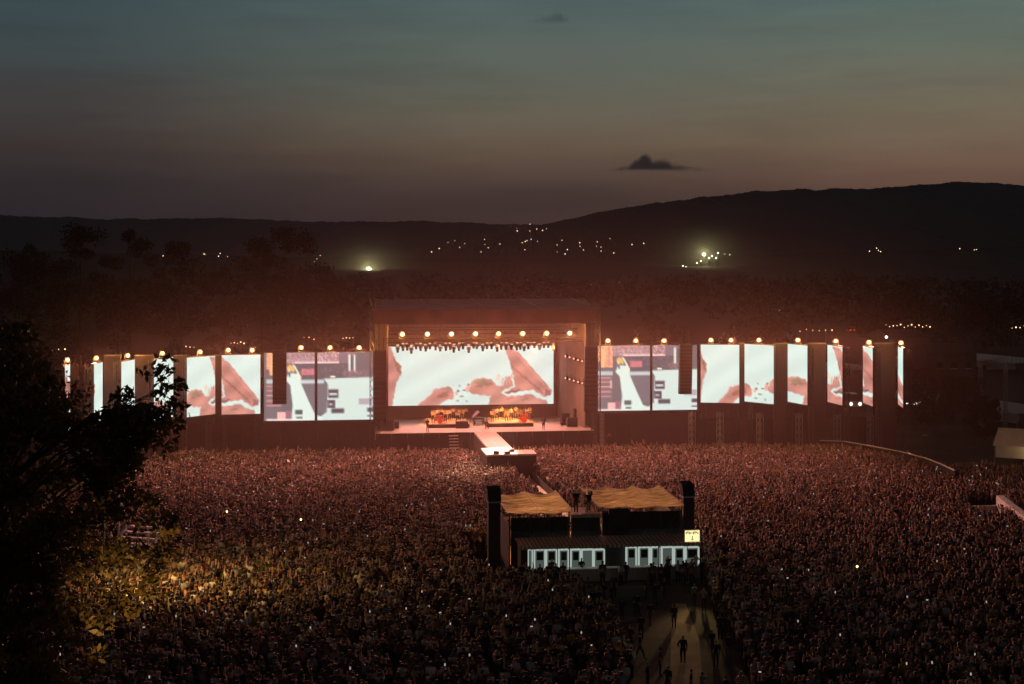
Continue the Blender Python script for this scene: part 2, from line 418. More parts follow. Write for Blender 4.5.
# ------------------------------------------------------------------ screen pictures
def in_poly(U, V, poly):
    inside = np.zeros(U.shape, bool); n = len(poly); j = n - 1
    for i in range(n):
        xi, yi = poly[i]; xj, yj = poly[j]
        if yi != yj:
            c = ((yi > V) != (yj > V)) & (U < (xj - xi) * (V - yi) / (yj - yi) + xi)
            inside ^= c
        j = i
    return inside
def paint(img, U, V, poly, col, jitter=0.0):
    k = in_poly(U, V, poly); img[k] = np.array(col) * (1 + jitter * rng.normal(0, 1, (k.sum(), 1)))
MINT = (192, 210, 201)
def art_picture(U, V):                   # bright studio picture of a reclining figure
    img = np.ones(U.shape + (3,)) * np.array(MINT)
    wob = .6 * np.sin(V * 1.1 + U * .4) + .4 * np.sin(U * 1.7)
    U2, V2 = U + wob * .5, V + .4 * np.sin(U * .9)
    paint(img, U2, V2, [(380, 340), (391, 347), (394, 356), (399, 366), (400, 376), (396, 384), (394, 396), (392, 410), (380, 410)], (172, 118, 108), .03)
    paint(img, U2, V2, [(393, 358), (401, 366), (401, 377), (397, 371)], (140, 92, 78), .05)
    paint(img, U2, V2, [(415, 408), (423, 402), (430, 396), (434, 390), (440, 389.5), (447, 387.5), (452, 390), (453.5, 397), (452, 401), (445, 401.5), (437, 408)], (180, 124, 112), .03)
    paint(img, U2, V2, [(437, 396), (446, 394), (449, 398), (440, 400)], (150, 98, 80), .03)
    for (a, b, w, h) in ((457.5, 392.5, 1.6, 1.5), (463.5, 391.8, 2, .8), (461, 398, 2.6, .7), (457, 402.5, 2, .6), (468, 386, 1.4, 1.2), (466, 403, 1.2, .7), (459, 387, 1, .8)):
        paint(img, U, V, [(a - w, b), (a, b - h), (a + w, b), (a, b + h)], (96, 78, 70), .08)
    for (a, b, w, h) in ((467, 390, 2.6, 4), (456, 395, 1.5, 2.5)):
        paint(img, U2, V2, [(a - w, b), (a, b - h), (a + w, b), (a, b + h)], (206, 150, 138), .04)
    paint(img, U2, V2, [(468, 393), (472, 381), (482, 379), (491, 381), (497, 388), (503, 387), (506, 378), (510, 378), (513, 388), (505, 391), (500, 394), (505, 398), (520, 398), (530, 396), (538, 401), (546, 403), (548, 408), (488, 408), (490, 398), (480, 397), (470, 395)], (182, 126, 113), .03)
    paint(img, U2, V2, [(473, 384), (482, 380.5), (488, 384), (480, 389)], (150, 122, 98), .03)
    paint(img, U2, V2, [(503, 347), (510, 347), (520, 355), (530, 367), (542, 381), (552, 393), (551, 397), (545, 400), (540, 397), (533, 392), (525, 393), (515, 394), (504, 395), (515, 388), (511, 370), (508, 358)], (174, 119, 107), .03)
    paint(img, U2, V2, [(514, 352), (520, 357), (532, 371), (549, 391), (540, 384), (527, 369)], (190, 130, 118), .03)
    paint(img, U2, V2, [(504, 395), (520, 391), (518, 394), (506, 396)], (104, 72, 74), .03)
    paint(img, U2, V2, [(545, 392), (552, 393), (551, 397), (545, 399)], (128, 84, 86), .03)
    paint(img, U2, V2, [(495, 377), (499, 375), (501, 379), (497, 383)], (205, 190, 170), .08)
    for k in range(9):                   # strands and creases
        a = 499 + 1.5 * k; paint(img, U2, V2, [(a, 396 - k), (a + .5, 392 - k * .9), (a + 2.2, 380 - k * .5), (a + 1.5, 380 - k * .5)], (140, 88, 78) if k % 2 else (214, 178, 164), .05)
    for (a, b) in ((511, 366), (518, 372), (526, 379), (534, 386)): paint(img, U2, V2, [(a, b), (a + 9, b + 9), (a + 8, b + 10.5), (a - 1, b + 1.5)], (146, 94, 84), .03)
    for (a, b) in ((436, 398), (441, 394), (474, 388), (484, 386), (505, 401), (520, 402)): paint(img, U2, V2, [(a, b), (a + 7, b - 1.2), (a + 8, b), (a + 1, b + 1)], (146, 94, 84), .03)
    dark = (img[..., 0] < 188)[..., None]
    sh = 1 + .07 * np.sin(.21 * U + .27 * V) + .03 * np.sin(.13 * U - .4 * V + 1)
    img = np.where(dark, img * sh[..., None], img * (1 + .02 * np.sin(.11 * U + .21 * V))[..., None])
    return img
def video_picture(U, V):                 # live picture: a singer in a long white dress on a stage
    g = np.array
    img = np.ones(U.shape + (3,)) * g((98, 92, 94))
    n = rng.normal(0, 1, U.shape + (1,))
    P = lambda poly, col, j=.03: paint(img, U, V, poly, col, j)
    B = lambda a, b, c, d, col, j=.03: P([(a, c), (b, c), (b, d), (a, d)], col, j)
    B(60, 190, 50, 250, (216, 152, 120), .08); B(95, 120, 80, 250, (224, 170, 120), .05); B(150, 165, 60, 240, (190, 120, 110)); B(60, 85, 200, 260, (110, 84, 88))
    B(190, 720, 50, 152, (150, 122, 124), .25)
    for k in range(46):
        a = 200 + 440 * rng.random(); b = 62 + 70 * rng.random(); w = 4 + 9 * rng.random()
        B(a, a + w, b, b + 14 + 26 * rng.random(), [(216, 180, 172), (190, 96, 100), (222, 206, 198), (110, 70, 84)][k % 4], .05)
    B(280, 640, 138, 152, (214, 190, 186)); B(640, 760, 60, 190, (116, 100, 108), .05)
    B(280, 720, 152, 272, (88, 81, 86)); B(340, 442, 195, 247, (192, 112, 118))
    B(716, 734, 80, 222, (206, 216, 208)); B(760, 772, 80, 222, (206, 216, 208)); B(734, 760, 90, 210, (84, 84, 84))
    for k in range(60):
        a = 285 + 430 * rng.random(); b = 155 + 105 * rng.random(); B(a, a + 4 + 14 * rng.random(), b, b + 3 + 8 * rng.random(), [(120, 112, 116), (66, 62, 72), (150, 130, 130), (184, 150, 146)][k % 4], .05)
    for k in range(20):
        a = 660 + 200 * rng.random(); b = 205 + 55 * rng.random(); B(a, a + 16, b, b + 9, [(200, 120, 120), (90, 70, 84), (214, 190, 186)][k % 3])
    B(60, 190, 282, 318, (172, 182, 184)); B(330, 520, 288, 320, (178, 190, 192)); B(60, 190, 318, 640, (106, 98, 102))
    for b in (336, 370, 412, 455, 495): B(60, 178, b, b + 11, (216, 138, 130), .04)
    B(168, 182, 360, 430, (206, 178, 176))
    P([(520, 280), (930, 270), (930, 640), (440, 640), (540, 560), (552, 330)], (190, 207, 199), .01)
    P([(330, 320), (552, 330), (542, 562), (400, 562)], (102, 98, 103), .03)
    B(800, 915, 450, 500, (160, 152, 160), .03)
    for (a, b, c, d) in ((555, 636, 370, 442), (548, 610, 460, 526), (580, 682, 532, 570), (868, 920, 530, 562), (868, 920, 592, 604)): B(a, b, c, d, (72, 68, 76), .1)
    B(560, 625, 402, 418, (196, 200, 200)); B(560, 588, 488, 502, (190, 180, 184)); B(570, 610, 258, 272, (224, 224, 216))
    P([(236, 228), (322, 236), (338, 320), (400, 470), (450, 580), (505, 600), (510, 640), (258, 640), (270, 500), (250, 330), (214, 290)], (200, 216, 206), .01)
    P([(262, 150), (290, 170), (338, 262), (336, 290), (318, 284), (300, 220)], (222, 214, 194), .02)
    P([(222, 178), (246, 158), (272, 172), (288, 206), (282, 226), (256, 214), (232, 216)], (206, 168, 96), .06)
    P([(224, 196), (240, 190), (252, 214), (238, 230)], (222, 188, 170), .04); P([(234, 228), (250, 226), (250, 262), (240, 262)], (70, 68, 84))
    B(148, 214, 556, 612, (222, 170, 164), .1); B(214, 262, 545, 606, (140, 96, 106), .2)
    B(290, 350, 540, 578, (80, 84, 84)); B(300, 350, 596, 612, (92, 88, 92)); B(60, 262, 612, 640, (214, 196, 190), .04)
    return img

def led_screen(c0, c1, zb, zt, pic, urange, vrange, label, split=None, group='tall screens standing either side of the stage', thick=.3, legs=True):
    """c0, c1: bottom left and right corners (world x, y); a screen with a cabinet, a display and legs"""
    c0, c1 = Vector((c0[0], c0[1])), Vector((c1[0], c1[1])); mid = (c0 + c1) / 2
    d = (c1 - c0); w = d.length; d.normalize(); rz = math.atan2(d.y, d.x)
    t = thing('led_screen', label, 'screen', (mid.x, mid.y, 0), rz, group)
    m = .12
    MB().box(-w / 2 - m, w / 2 + m, .02, thick, zb - m, zt + m).build('cabinet', M['black'], t)
    if legs:
        for sx in (-1, 1):
            MB().truss((sx * (w / 2 - .35), thick + .45, 0), (sx * (w / 2 - .35), thick + .45, zt), .5, .05).build('support_leg', M['steel'], t)
    pieces = [(-w / 2, w / 2)] if split is None else [(-w / 2, -w / 2 + w * split - .17), (-w / 2 + w * split + .17, w / 2)]
    for (a, b) in pieces:
        nu = max(5, int((b - a) * 7)); nv = max(10, int((zt - zb) * 7))
        xs = np.linspace(a, b, nu + 1); zs = np.linspace(zt, zb, nv + 1)
        XX, ZZ = np.meshgrid(xs, zs)
        U = urange[0] + (XX + w / 2) / w * (urange[1] - urange[0]); V = vrange[0] + (zt - ZZ) / (zt - zb) * (vrange[1] - vrange[0])
        du, dv = (U[0, -1] - U[0, 0]) / nu, (V[-1, 0] - V[0, 0]) / nv; img = 0
        for oy in (-.4, -.14, .14, .4):
            for ox in (-.4, -.14, .14, .4): rng_save = rng.bit_generator.state; img = img + pic(U + ox * du, V + oy * dv); rng.bit_generator.state = rng_save
        rng.random(7); img = np.clip(img / 16, 0, 255) / 255
        img = np.where(img <= .04045, img / 12.92, ((img + .055) / 1.055) ** 2.4)
        n = nu + 1
        mb = MB(); mb.v = [(float(x), 0.0, float(z)) for x, z in zip(XX.ravel(), ZZ.ravel())]
        mb.f = [(j * n + i, (j + 1) * n + i, (j + 1) * n + i + 1, j * n + i + 1) for j in range(nv) for i in range(nu)]; mb.mi = [0] * len(mb.f)
        o = mb.build('display', M['screenpix'], t)
        ca = o.data.color_attributes.new('pix', 'FLOAT_COLOR', 'POINT')
        ca.data.foreach_set('color', np.concatenate([img.reshape(-1, 3), np.ones((img.shape[0] * img.shape[1], 1))], 1).ravel().astype(np.float32))
    return t

# flat side screens and the big screen at the back
a, b = ST.loc(264, 421, .4), ST.loc(373, 420, .4)
led_screen(ST.world(a.x, .4), ST.world(b.x, .4), a.z, ST.Z(318, 352.5, .4), video_picture, (42, 915), (60, 628), 'wide screen left of the stage showing a singer in white, black speaker column in front', .475, 'wide live picture screens beside the stage')
a, b = ST.loc(598, 411, .4), ST.loc(697, 411, .4)
led_screen(ST.world(a.x, .4), ST.world(b.x, .4), a.z, ST.Z(647, 345.5, .4), video_picture, (65, 915), (60, 628), 'wide screen right of the stage showing a singer in white, black speaker column in front', .535, 'wide live picture screens beside the stage')
BD = 15.0
a, b = ST.loc(387.5, 406, BD), ST.loc(553.5, 405.5, BD)
led_screen(ST.world(a.x, BD), ST.world(b.x, BD), a.z, ST.Z(470, 346, BD), art_picture, (387.5, 553.5), (346, 407), 'huge back screen across the stage showing a bright reclining figure', None, None, .4, False)
MAINZB = a.z

LAB = {1: 'thinnest tall screen at the far left end, dark leaves over its foot', 2: 'slim tall screen second from the far left, lower half behind leaves',
       3: 'narrow tall screen third from the far left, almost plain pale picture', 4: 'narrow tall screen left of the stage half covered by dark leaves',
       5: 'tall screen left of the stage with a pale sky and a bent brown shape', 6: 'tall screen nearest the stage on its left with a slanting brown arm',
       7: 'tall screen beside the wide right screen, nearly plain with a brown slope', 8: 'tall screen right of the stage showing a pale face with dark marks',
       9: 'tall screen right of the stage with a brown band across its middle', 10: 'narrow tall screen right of the stage beside the parked van headlights',
       11: 'slim tall screen second from the far right, mostly brown picture', 12: 'thinnest tall screen at the far right end, a sliver of pale light'}
PAN = [ # x0, x1, top, bottom, distance, facing angle (sign: which edge is farther), part of the picture
    (1, 65.3, 70, 365.5, 431, 160, 83, (393, 398)), (2, 94.3, 102.5, 363.3, 424.5, 166, 77.5, (400, 412)), (3, 121.7, 134.9, 360.7, 421.5, 169.5, 70, (412, 432)),
    (4, 154.4, 173.1, 358.3, 418.7, 173, 60.5, (440, 466)), (5, 187.4, 215, 356.8, 415.6, 176, 43.5, (470, 511)), (6, 222, 260, 355, 414.2, 178, 2, (511, 553)),
    (7, 700.8, 739, 344.8, 402.8, 184.5, -2, (393, 447)), (8, 744.6, 773.3, 344.8, 402.8, 184, -41, (446, 474)), (9, 787.8, 807, 344.8, 403.4, 183, -60, (472, 493)),
    (10, 827.6, 842, 345.9, 403.6, 182, -68, (497, 515)), (11, 863, 872.4, 347, 404.6, 181, -75.7, (513, 524)), (12, 898, 902.8, 347.7, 406, 180, -82.7, (538, 545))]
PANPOS = {}
for (i, x0, x1, yt, yb, Y, ang, ur) in PAN:
    pc = (x0 + x1) / 2; azm = math.atan((pc - 512) / F)
    ray = Vector((math.sin(azm), math.cos(azm))); perp = Vector((math.cos(azm), -math.sin(azm)))
    c = Vector(((pc - 512) * Y / F, Y)); w = 38.2 * 180 / F
    th = R(abs(ang)); hv = (perp * math.cos(th) + ray * math.sin(th) * (1 if ang > 0 else -1)) * w / 2
    # true width that shows the measured one
    k = ((x1 - x0) * Y / F) / (w * math.cos(th)); hv *= max(.6, min(1.25, k))
    zb, zt = H - (yb - HY) * Y / F, H - (yt - HY) * Y / F
    led_screen(c - hv, c + hv, zb, zt, art_picture, ur, (346, 407), LAB[i])
    PANPOS[i] = (c, hv, zt, zb)

# ------------------------------------------------------------------ lamps on top of screens and under the roof
lamp0 = None
def place_lamp(p, aim_rz, label, group, scale=1.0):
    """warm blinder lamp: housing, yoke and glowing lens, standing at p"""
    global lamp0
    if lamp0 is None:
        lamp0 = thing('blinder_lamp', label, 'lamp', p, aim_rz, group)
        MB().box(-.34, .34, -.14, .30, .22, .86).build('housing', M['black'], lamp0)
        y = MB(); y.box(-.42, -.36, -.06, .06, 0, .6); y.box(.36, .42, -.06, .06, 0, .6); y.box(-.42, .42, -.06, .06, -.04, .0)
        y.build('yoke', M['steel'], lamp0)
        l = MB()
        l.tube((0, -.145, .54), (0, -.17, .54), .31, .29, 16); rim_ = l.build('reflector', M['rim'], lamp0); MB().tube((0, -.175, .54), (0, -.21, .54), .21, .19, 14).build('bulb', M['lens'], rim_)
        o = lamp0
    else:
        o = dup(lamp0, p, aim_rz, label); o['group'] = group
    o.scale = (scale,) * 3
    return o
LAMPW = 6600.0
GLOW = 800.0
LC = (1.0, .34, .28)
SL = [(67, 361), (96, 358.5), (127.5, 356), (162, 354), (200, 353), (228, 352), (252, 351), (301, 349), (330, 349), (359, 348),
      (608, 343.5), (636, 342), (664, 342), (711, 342.5), (731, 342.5), (759, 342), (798, 342), (836, 342.5), (869, 343.5), (901, 343.5)]
owner = [1, 2, 3, 4, 5, 6, 6, 0, 0, 0, 0, 0, 0, 7, 7, 8, 9, 10, 11, 12]
ords = ['the thinnest far left screen', 'the slim second left screen', 'the third narrow left screen', 'the leaf covered narrow screen', 'the screen with a bent brown shape', 'the screen with a slanting brown arm',
        '', 'the singer screen', '', '', '', '', '', 'the plain screen with a brown slope', '', 'the screen with the pale face', 'the screen with a brown band', 'the narrow screen by the van', 'the mostly brown slim screen', 'the thinnest far right screen']
LL = {0: 'warm glowing lamp on top of the thinnest far left screen', 1: 'warm glowing lamp on top of the slim screen second from far left', 2: 'warm glowing lamp on top of the third narrow left screen', 3: 'warm glowing lamp above the leaf covered narrow screen',
      4: 'warm glowing lamp above the tall screen with the bent brown shape', 5: 'left one of two lamps on the screen with the slanting brown arm', 6: 'right one of two lamps on the screen with the slanting brown arm',
      7: 'lamp over the white singer on the wide left screen', 8: 'middle lamp of three on the wide left screen', 9: 'lamp on the wide left screen at its stage end',
      10: 'lamp on the wide right screen at its stage end', 11: 'middle lamp of three on the wide right screen', 12: 'lamp on the wide right screen beside the speaker column',
      13: 'left one of two lamps on the screen with a brown slope', 14: 'right one of two lamps on the screen with a brown slope', 15: 'warm glowing lamp above the screen with the pale face', 16: 'warm glowing lamp above the screen with a brown band',
      17: 'warm glowing lamp above the narrow screen by the van', 18: 'warm glowing lamp above the slim mostly brown screen', 19: 'warm glowing lamp on top of the thinnest far right screen'}
for k, (px, py) in enumerate(SL):
    i = owner[k]
    if i:
        c, hv, zt, zb = PANPOS[i]; Y = c.y; p = Vector(((px - 512) * Y / F, Y, zt + .16))
        if i in (6, 7): p.y += .0
    else:
        q = ST.loc(px, py, .55); p = ST.world(q.x, .55, ST.Z(px, 352.5 if px < 500 else 345.5, .4) + .16)
    aim = Vector((ST.world(4, -55).x * .6 + p.x * .4, ST.world(4, -55).y, 0))
    rz = math.atan2(aim.y - p.y, aim.x - p.x) + math.pi / 2
    place_lamp(p, rz, LL[k], 'warm lamps on the screens', .85)
    dirv = (aim - p).normalized()
    light('lamp_glow', 'POINT', p + Vector((dirv.x, dirv.y, 0)) * .95 + Vector((0, 0, .55)), (1, .41, .08), GLOW, None, .25)
    light('blinder_light', 'SPOT', p + Vector((dirv.x, dirv.y, 0)) * .3 + Vector((0, 0, .5)), LC, LAMPW, aim, .25, 110, .8)

# ------------------------------------------------------------------ main stage
DK = ST.Z(485, 432, 0)                   # deck height
sx0, sx1 = ST.X(376, 0), ST.X(594, 0)
stage = thing('main_stage', 'big covered concert stage glowing between two wide screens', 'stage', ST.world((sx0 + sx1) / 2, 0, 0), TH)
so = ((sx0 + sx1) / 2, 0, 0)
MB().box(sx0, sx1, .06, BD + 3, DK - .35, DK).build('deck', M['deck'], stage, so)
sk = MB()
for k in range(14):                      # front skirt in hung cloth panels
    x0 = sx0 + (sx1 - sx0) * k / 14; x1 = sx0 + (sx1 - sx0) * (k + 1) / 14
    sk.box(x0, x1 - .03, .0 + .02 * (k % 2), .05, 0.02, DK - .04)
sk.build('skirt', M['scrim'], stage, so)
rbz0, rbz1 = ST.Z(485, 309.5, 0), ST.Z(485, 299, BD + 3)
fx0, fx1 = ST.X(373, -.6), ST.X(597, -.6)
fz0, fz1 = ST.Z(485, 323.5, -.6), ST.Z(485, 309.5, -.6)
MB().box(fx0, fx1, -.6, -.3, fz0, fz1).build('fascia', M['fascia'], stage, so)
bx0, bx1 = ST.X(378, BD + 3), ST.X(584, BD + 3)
rf = MB(); nseg = 12
for k in range(nseg):                    # roof membrane sagging between its ribs
    for j in range(4):
        def rp(i, jj, s=0):
            t = i / nseg; q = jj / 4
            xa = fx0 + (fx1 - fx0) * t; xb = bx0 + (bx1 - bx0) * t
            sag = 0 if (i % 3 == 0) else -.22
            return (xa + (xb - xa) * q, -.28 + (BD + 3.3) * q, fz1 + (rbz1 - fz1) * q + sag * math.sin(math.pi * q) + (.05 if i % 3 == 0 else 0) + s)
        rf.hexa([rp(k, j, -.12), rp(k + 1, j, -.12), rp(k + 1, j + 1, -.12), rp(k, j + 1, -.12), rp(k, j), rp(k + 1, j), rp(k + 1, j + 1), rp(k, j + 1)])
rf.build('roof', M['roof'], stage, so)
for k in range(5):
    x = fx0 + (fx1 - fx0) * k / 4
    MB().tube((x, -.62, fz1 + .06), (x * .985, BD + 2.8, rbz1 + .1), .07, n=5).build('roof_rib', M['alu'], stage, so)
# wing walls and back wall
MB().box(sx0 + .4, sx1 - .4, BD + 1.6, BD + 1.8, 0, rbz1 - .4).build('back_wall', M['back'], stage, so)
wl = ST.X(388, 3); wr = ST.X(585, 3)
MB().hexa([(wr - .05, 3, DK), (wr + .1, 3, DK), (ST.X(556, BD) + .4, BD + 1.4, DK), (ST.X(556, BD) + .25, BD + 1.4, DK), (wr - .05, 3, fz0 - .3), (wr + .1, 3, fz0 - .3), (ST.X(556, BD) + .4, BD + 1.4, fz0 - .3), (ST.X(556, BD) + .25, BD + 1.4, fz0 - .3)]).build('wing_wall', M['back'], stage, so)
MB().hexa([(wl - .1, 3, DK), (wl + .05, 3, DK), (ST.X(387, BD) - .25, BD + 1.4, DK), (ST.X(387, BD) - .4, BD + 1.4, DK), (wl - .1, 3, fz0 - .3), (wl + .05, 3, fz0 - .3), (ST.X(387, BD) - .25, BD + 1.4, fz0 - .3), (ST.X(387, BD) - .4, BD + 1.4, fz0 - .3)]).build('wing_wall', M['back'], stage, so)
for px in (374.5, 596):
    MB().truss((ST.X(px, .1), .1, 0), (ST.X(px, .1), .1, fz1 + .9), .8, .07).build('roof_tower', M['steel'], stage, so)
for px in (380, 580):
    MB().truss((ST.X(px, BD + 2.4), BD + 2.4, 0), (ST.X(px, BD + 2.4), BD + 2.4, rbz1 + .3), .8, .07).build('roof_tower', M['steel'], stage, so)
TZ = ST.Z(485, 340, 2.5)
for (d, z) in ((2.5, TZ), (6.5, TZ + .9), (11, TZ + 1.5)):
    MB().truss((ST.X(386, d), d, z), (ST.X(583, d), d, z), .55, .05).build('lighting_truss', M['steel'], stage, so)
    for px in (400, 440, 485, 530, 570):
        MB().tube((ST.X(px, d), d, z + .3), (ST.X(px, d), d, fz0 + .6 + d * .03), .035, n=4).build('hoist_chain', M['wire'], stage, so)
# steps up to the deck
sp = MB(); s0, s1 = ST.X(449, -.5), ST.X(458.5, -.5)
for k in range(7):
    z = DK * (k + 1) / 8; sp.box(s0, s1, -1.9 + .26 * k, -1.62 + .26 * k, z - .09, z)
sp.build('steps', M['wall'], stage, so)

# blinder lamps over the stage
RL = [(402, 336), (427, 337), (451, 336), (475, 336), (498, 336), (522, 336), (546, 335.5), (569, 334)]
RLL = ['leftmost of the eight lamps under the stage roof', 'second lamp from the left under the stage roof', 'third lamp from the left under the stage roof', 'fourth lamp from the left under the stage roof',
       'fifth lamp from the left under the stage roof', 'sixth lamp from the left under the stage roof', 'seventh lamp from the left under the stage roof', 'rightmost of the eight lamps under the stage roof']
for k, (px, py) in enumerate(RL):
    q = ST.loc(px, py, 2.5); p = ST.world(q.x, 2.0, TZ + .28)
    aim = ST.world(q.x * .5 + 3, -60, 0)
    rz = math.atan2(aim.y - p.y, aim.x - p.x) + math.pi / 2
    place_lamp(p, rz, RLL[k], 'warm lamps under the stage roof', 1.05)
    light('lamp_glow', 'POINT', p + (aim - p).normalized() * 1.0 + Vector((0, 0, .6)), (1, .41, .08), GLOW * .45, None, .25)
    light('blinder_light', 'SPOT', p + (aim - p).normalized() * .4 + Vector((0, 0, .55)), (1, .35, .29), LAMPW * 1.2, aim, .3, 120, .8)

# moving heads hanging from the front truss
mh0 = None
mh_list = []
for k in range(34):
    px = 398 + 155 * k / 33
    mh_list.append((px + rnd.uniform(-1, 1), 2.5 + rnd.uniform(-.3, .3) + (0 if k % 2 else .9), TZ - .33 - (.25 if k % 3 == 0 else 0)))
for k, (px, d, z) in enumerate(mh_list):
    p = ST.world(ST.X(px, d), d, z)
    lab = 'moving head spotlight hanging nose down from the stage truss'
    if mh0 is None:
        mh0 = thing('moving_head', lab, 'spotlight', p, TH, 'moving heads on the stage truss')
        MB().box(-.22, .22, -.2, .2, -.12, .06).build('base', M['black'], mh0)
        y = MB(); y.box(-.27, -.21, -.07, .07, -.62, -.12); y.box(.21, .27, -.07, .07, -.62, -.12); y.build('yoke', M['steel'], mh0)
        MB().tube((0, 0, -.3), (0, -.12, -1.0), .2, .15, 8).build('head', M['black'], mh0)
        MB().box(-.17, .17, -.235, -.205, -.10, .04).build('lens', M['glint'], mh0)
    else:
        o = dup(mh0, p, TH + rnd.uniform(-.5, .5)); o.scale = (1, 1, rnd.uniform(.75, 1.1))

# side light ladders in the right wing
for (py0, nm) in ((356, 'upper'), (378, 'lower')):
    for k in range(5):
        px = 566 + 4.2 * k; d = 10 - 1.7 * k
        q = ST.loc(px, py0 + k * 1.3, d)
        s = thing('side_light', '%s row side spotlight on the pale right wing wall' % nm, 'spotlight', ST.world(q), TH - .9, '%s row of side lights in the right wing' % nm)
        MB().box(-.2, .2, -.1, .25, -.25, .22).build('housing', M['black'], s)
        MB().tube((0, -.105, 0), (0, -.13, 0), .15, n=10).build('lens', M['glint'], s)
        MB().tube((0, .1, .22), (0, .1, .6), .03, n=4).build('hook', M['steel'], s)

# speaker columns
def line_array(px0, px1, yt, yb, d, label):
    s0, s1 = ST.X(px0, d), ST.X(px1, d); zt, zb = ST.Z((px0 + px1) / 2, yt, d), ST.Z((px0 + px1) / 2, yb, d)
    c = ((s0 + s1) / 2, d, zb)
    t = thing('speaker_column', label, 'speaker column', ST.world(c), TH, 'hanging black speaker columns')
    n = 14; w = (s1 - s0) / 2
    for k in range(n):
        z0 = (zt - zb) * k / n; cv = .35 * (1 - k / n) ** 2
        MB().box(-w, w, cv - .1, cv + .7, z0 + .02, z0 + (zt - zb) / n - .015).build('speaker_cabinet', M['black'], t)
    fr = MB(); fr.box(-w, w, 0, .6, zt - zb, zt - zb + .12); fr.tube((-w * .6, .3, zt - zb + .1), (-w * .6, .3, zt - zb + 1.6), .04, n=4); fr.tube((w * .6, .3, zt - zb + .1), (w * .6, .3, zt - zb + 1.6), .04, n=4)
    fr.build('fly_bar', M['steel'], t)
    return t
line_array(272.5, 286.5, 351, 404.5, -1.2, 'black speaker column hanging over the wide left singer screen')
line_array(680, 692.3, 345, 394.5, -1.2, 'black speaker column hanging over the wide right singer screen')
line_array(374, 386.2, 351, 421, -.9, 'black speaker column at the left edge of the stage opening')
line_array(585, 597, 347, 412, -.9, 'black speaker column at the right edge of the stage opening')

# black cloth under and between the screens
def scrim(px0, px1, yt, d, label, n=None):
    s0, s1 = ST.X(px0, d), ST.X(px1, d); zt = ST.Z((px0 + px1) / 2, yt, d); n = n or max(2, int((s1 - s0) / 2.2))
    t = thing('scrim_wall', label, 'cloth wall', ST.world((s0 + s1) / 2, d), TH)
    mb = MB()
    for k in range(n):
        a = s0 + (s1 - s0) * k / n; b = s0 + (s1 - s0) * (k + 1) / n
        mb.box(a, b - .04, d + .03 * (k % 2), d + .06, 0.02, zt)
    mb.build('cloth', M['scrim'], t, ((s0 + s1) / 2, d, 0))
    MB().box(s0, s1, d + .1, d + .2, zt * .52, zt * .52 + .1).build('rail', M['alu'], t, ((s0 + s1) / 2, d, 0))
    for k in range(n + 1):
        x = s0 + (s1 - s0) * k / n
        MB().tube((x, d + .3, 0), (x, d + .3, zt), .05, n=5).build('post', M['steel'], t, ((s0 + s1) / 2, d, 0))
scrim(262, 374, 422, .2, 'black cloth wall below the wide left singer screen')
scrim(598, 699, 413, .2, 'black cloth wall below the wide right singer screen')
scrim(150, 261, 424, 1.2, 'black cloth wall below the tall screens left of the stage')
scrim(700, 880, 418, 2.4, 'black cloth wall below the tall screens right of the stage')
# dark cloth pillars between the tall screens
for (pa, pb, Y, lab) in ((134.9, 153.5, 171, 'dark cloth pillar between the leafy screen and the narrow screen left of it'), (174, 187, 175.5, 'dark cloth pillar between the leafy screen and the bent shape screen'), (215.5, 221.5, 178, 'thin dark pillar between the two widest tall screens left of the stage'),
                    (104, 120.5, 168.5, 'dark cloth pillar between the second and third far left screens'), (773.8, 787.3, 185, 'dark cloth pillar between the pale face screen and the brown band screen'), (739.4, 744.2, 185, 'thin dark pillar beside the brown slope screen'), (808, 826, 184.5, 'dark cloth pillar left of the parked van screen'), (874, 896, 183.5, 'dark cloth pillar beside the thinnest far right screen')):
    c = W((pa + pb) / 2, 300, Y); w = (pb - pa) * Y / F / 2; zt = H - ((356 if pa < 500 else 344) - HY) * Y / F
    t = thing('screen_tower', lab, 'tower', (c.x, Y, 0), TH * .5, 'cloth covered towers between the screens')
    MB().box(-w, w, 0, .5, .02, zt).build('cloth', M['scrim'], t)
    MB().box(-w - .03, w + .03, -.05, .55, zt + .003, zt + .15).build('cap', M['steel'], t)
for (px, yt) in ((692, 412), (720, 412), (760, 413), (799, 413), (837, 414), (870, 415)):
    p = G(px, 450); p.y = 183.6; p.x = (px - 512) * 183.6 / F
    t = thing('lattice_mast', 'silver lattice mast standing before the black cloth right of the stage', 'truss', p, 0, 'lattice masts under the right screens')
    MB().truss((0, 0, 0), (0, 0, H - (yt - HY) * 183.6 / F), .62, .055).build('truss', M['alu'], t)
    MB().box(-.5, .5, -.5, .5, 0, .05).build('foot_plate', M['steel'], t)

# runway, small stage and its skirt
rw = thing('runway', 'pink lit runway running from the stage to the small white stage', 'runway', ST.world(0, -9.5), TH)
MB().box(-1.4, 1.4, -15.5, 0.0, DK - .2, DK - .004).build('deck', M['deck'], rw, (0, -9.5, 0))
for sx in (-1.43, 1.38): MB().box(sx, sx + .05, -15.48, -.06, .02, DK - .21).build('skirt', M['scrim'], rw, (0, -9.5, 0))
bs = thing('small_stage', 'small white lit stage at the crowd end of the runway', 'stage', ST.world(.6, -19.5), TH)
MB().box(-2.2, 1.35, -21.2, -15.503, DK - .2, DK).build('deck', M['bdeck'], bs, (.6, -19.5, 0))
MB().box(1.353, 3.6, -21.0, -17.3, DK - .25, DK - .05).build('side_deck', M['wood'], bs, (.6, -19.5, 0))
MB().box(-2.15, 3.5, -21.15, -21.05, .02, DK - .26).build('skirt', M['scrim'], bs, (.6, -19.5, 0))
MB().box(3.4, 3.5, -21.0, -18.4, .02, DK - .26).build('skirt', M['scrim'], bs, (.6, -19.5, 0))
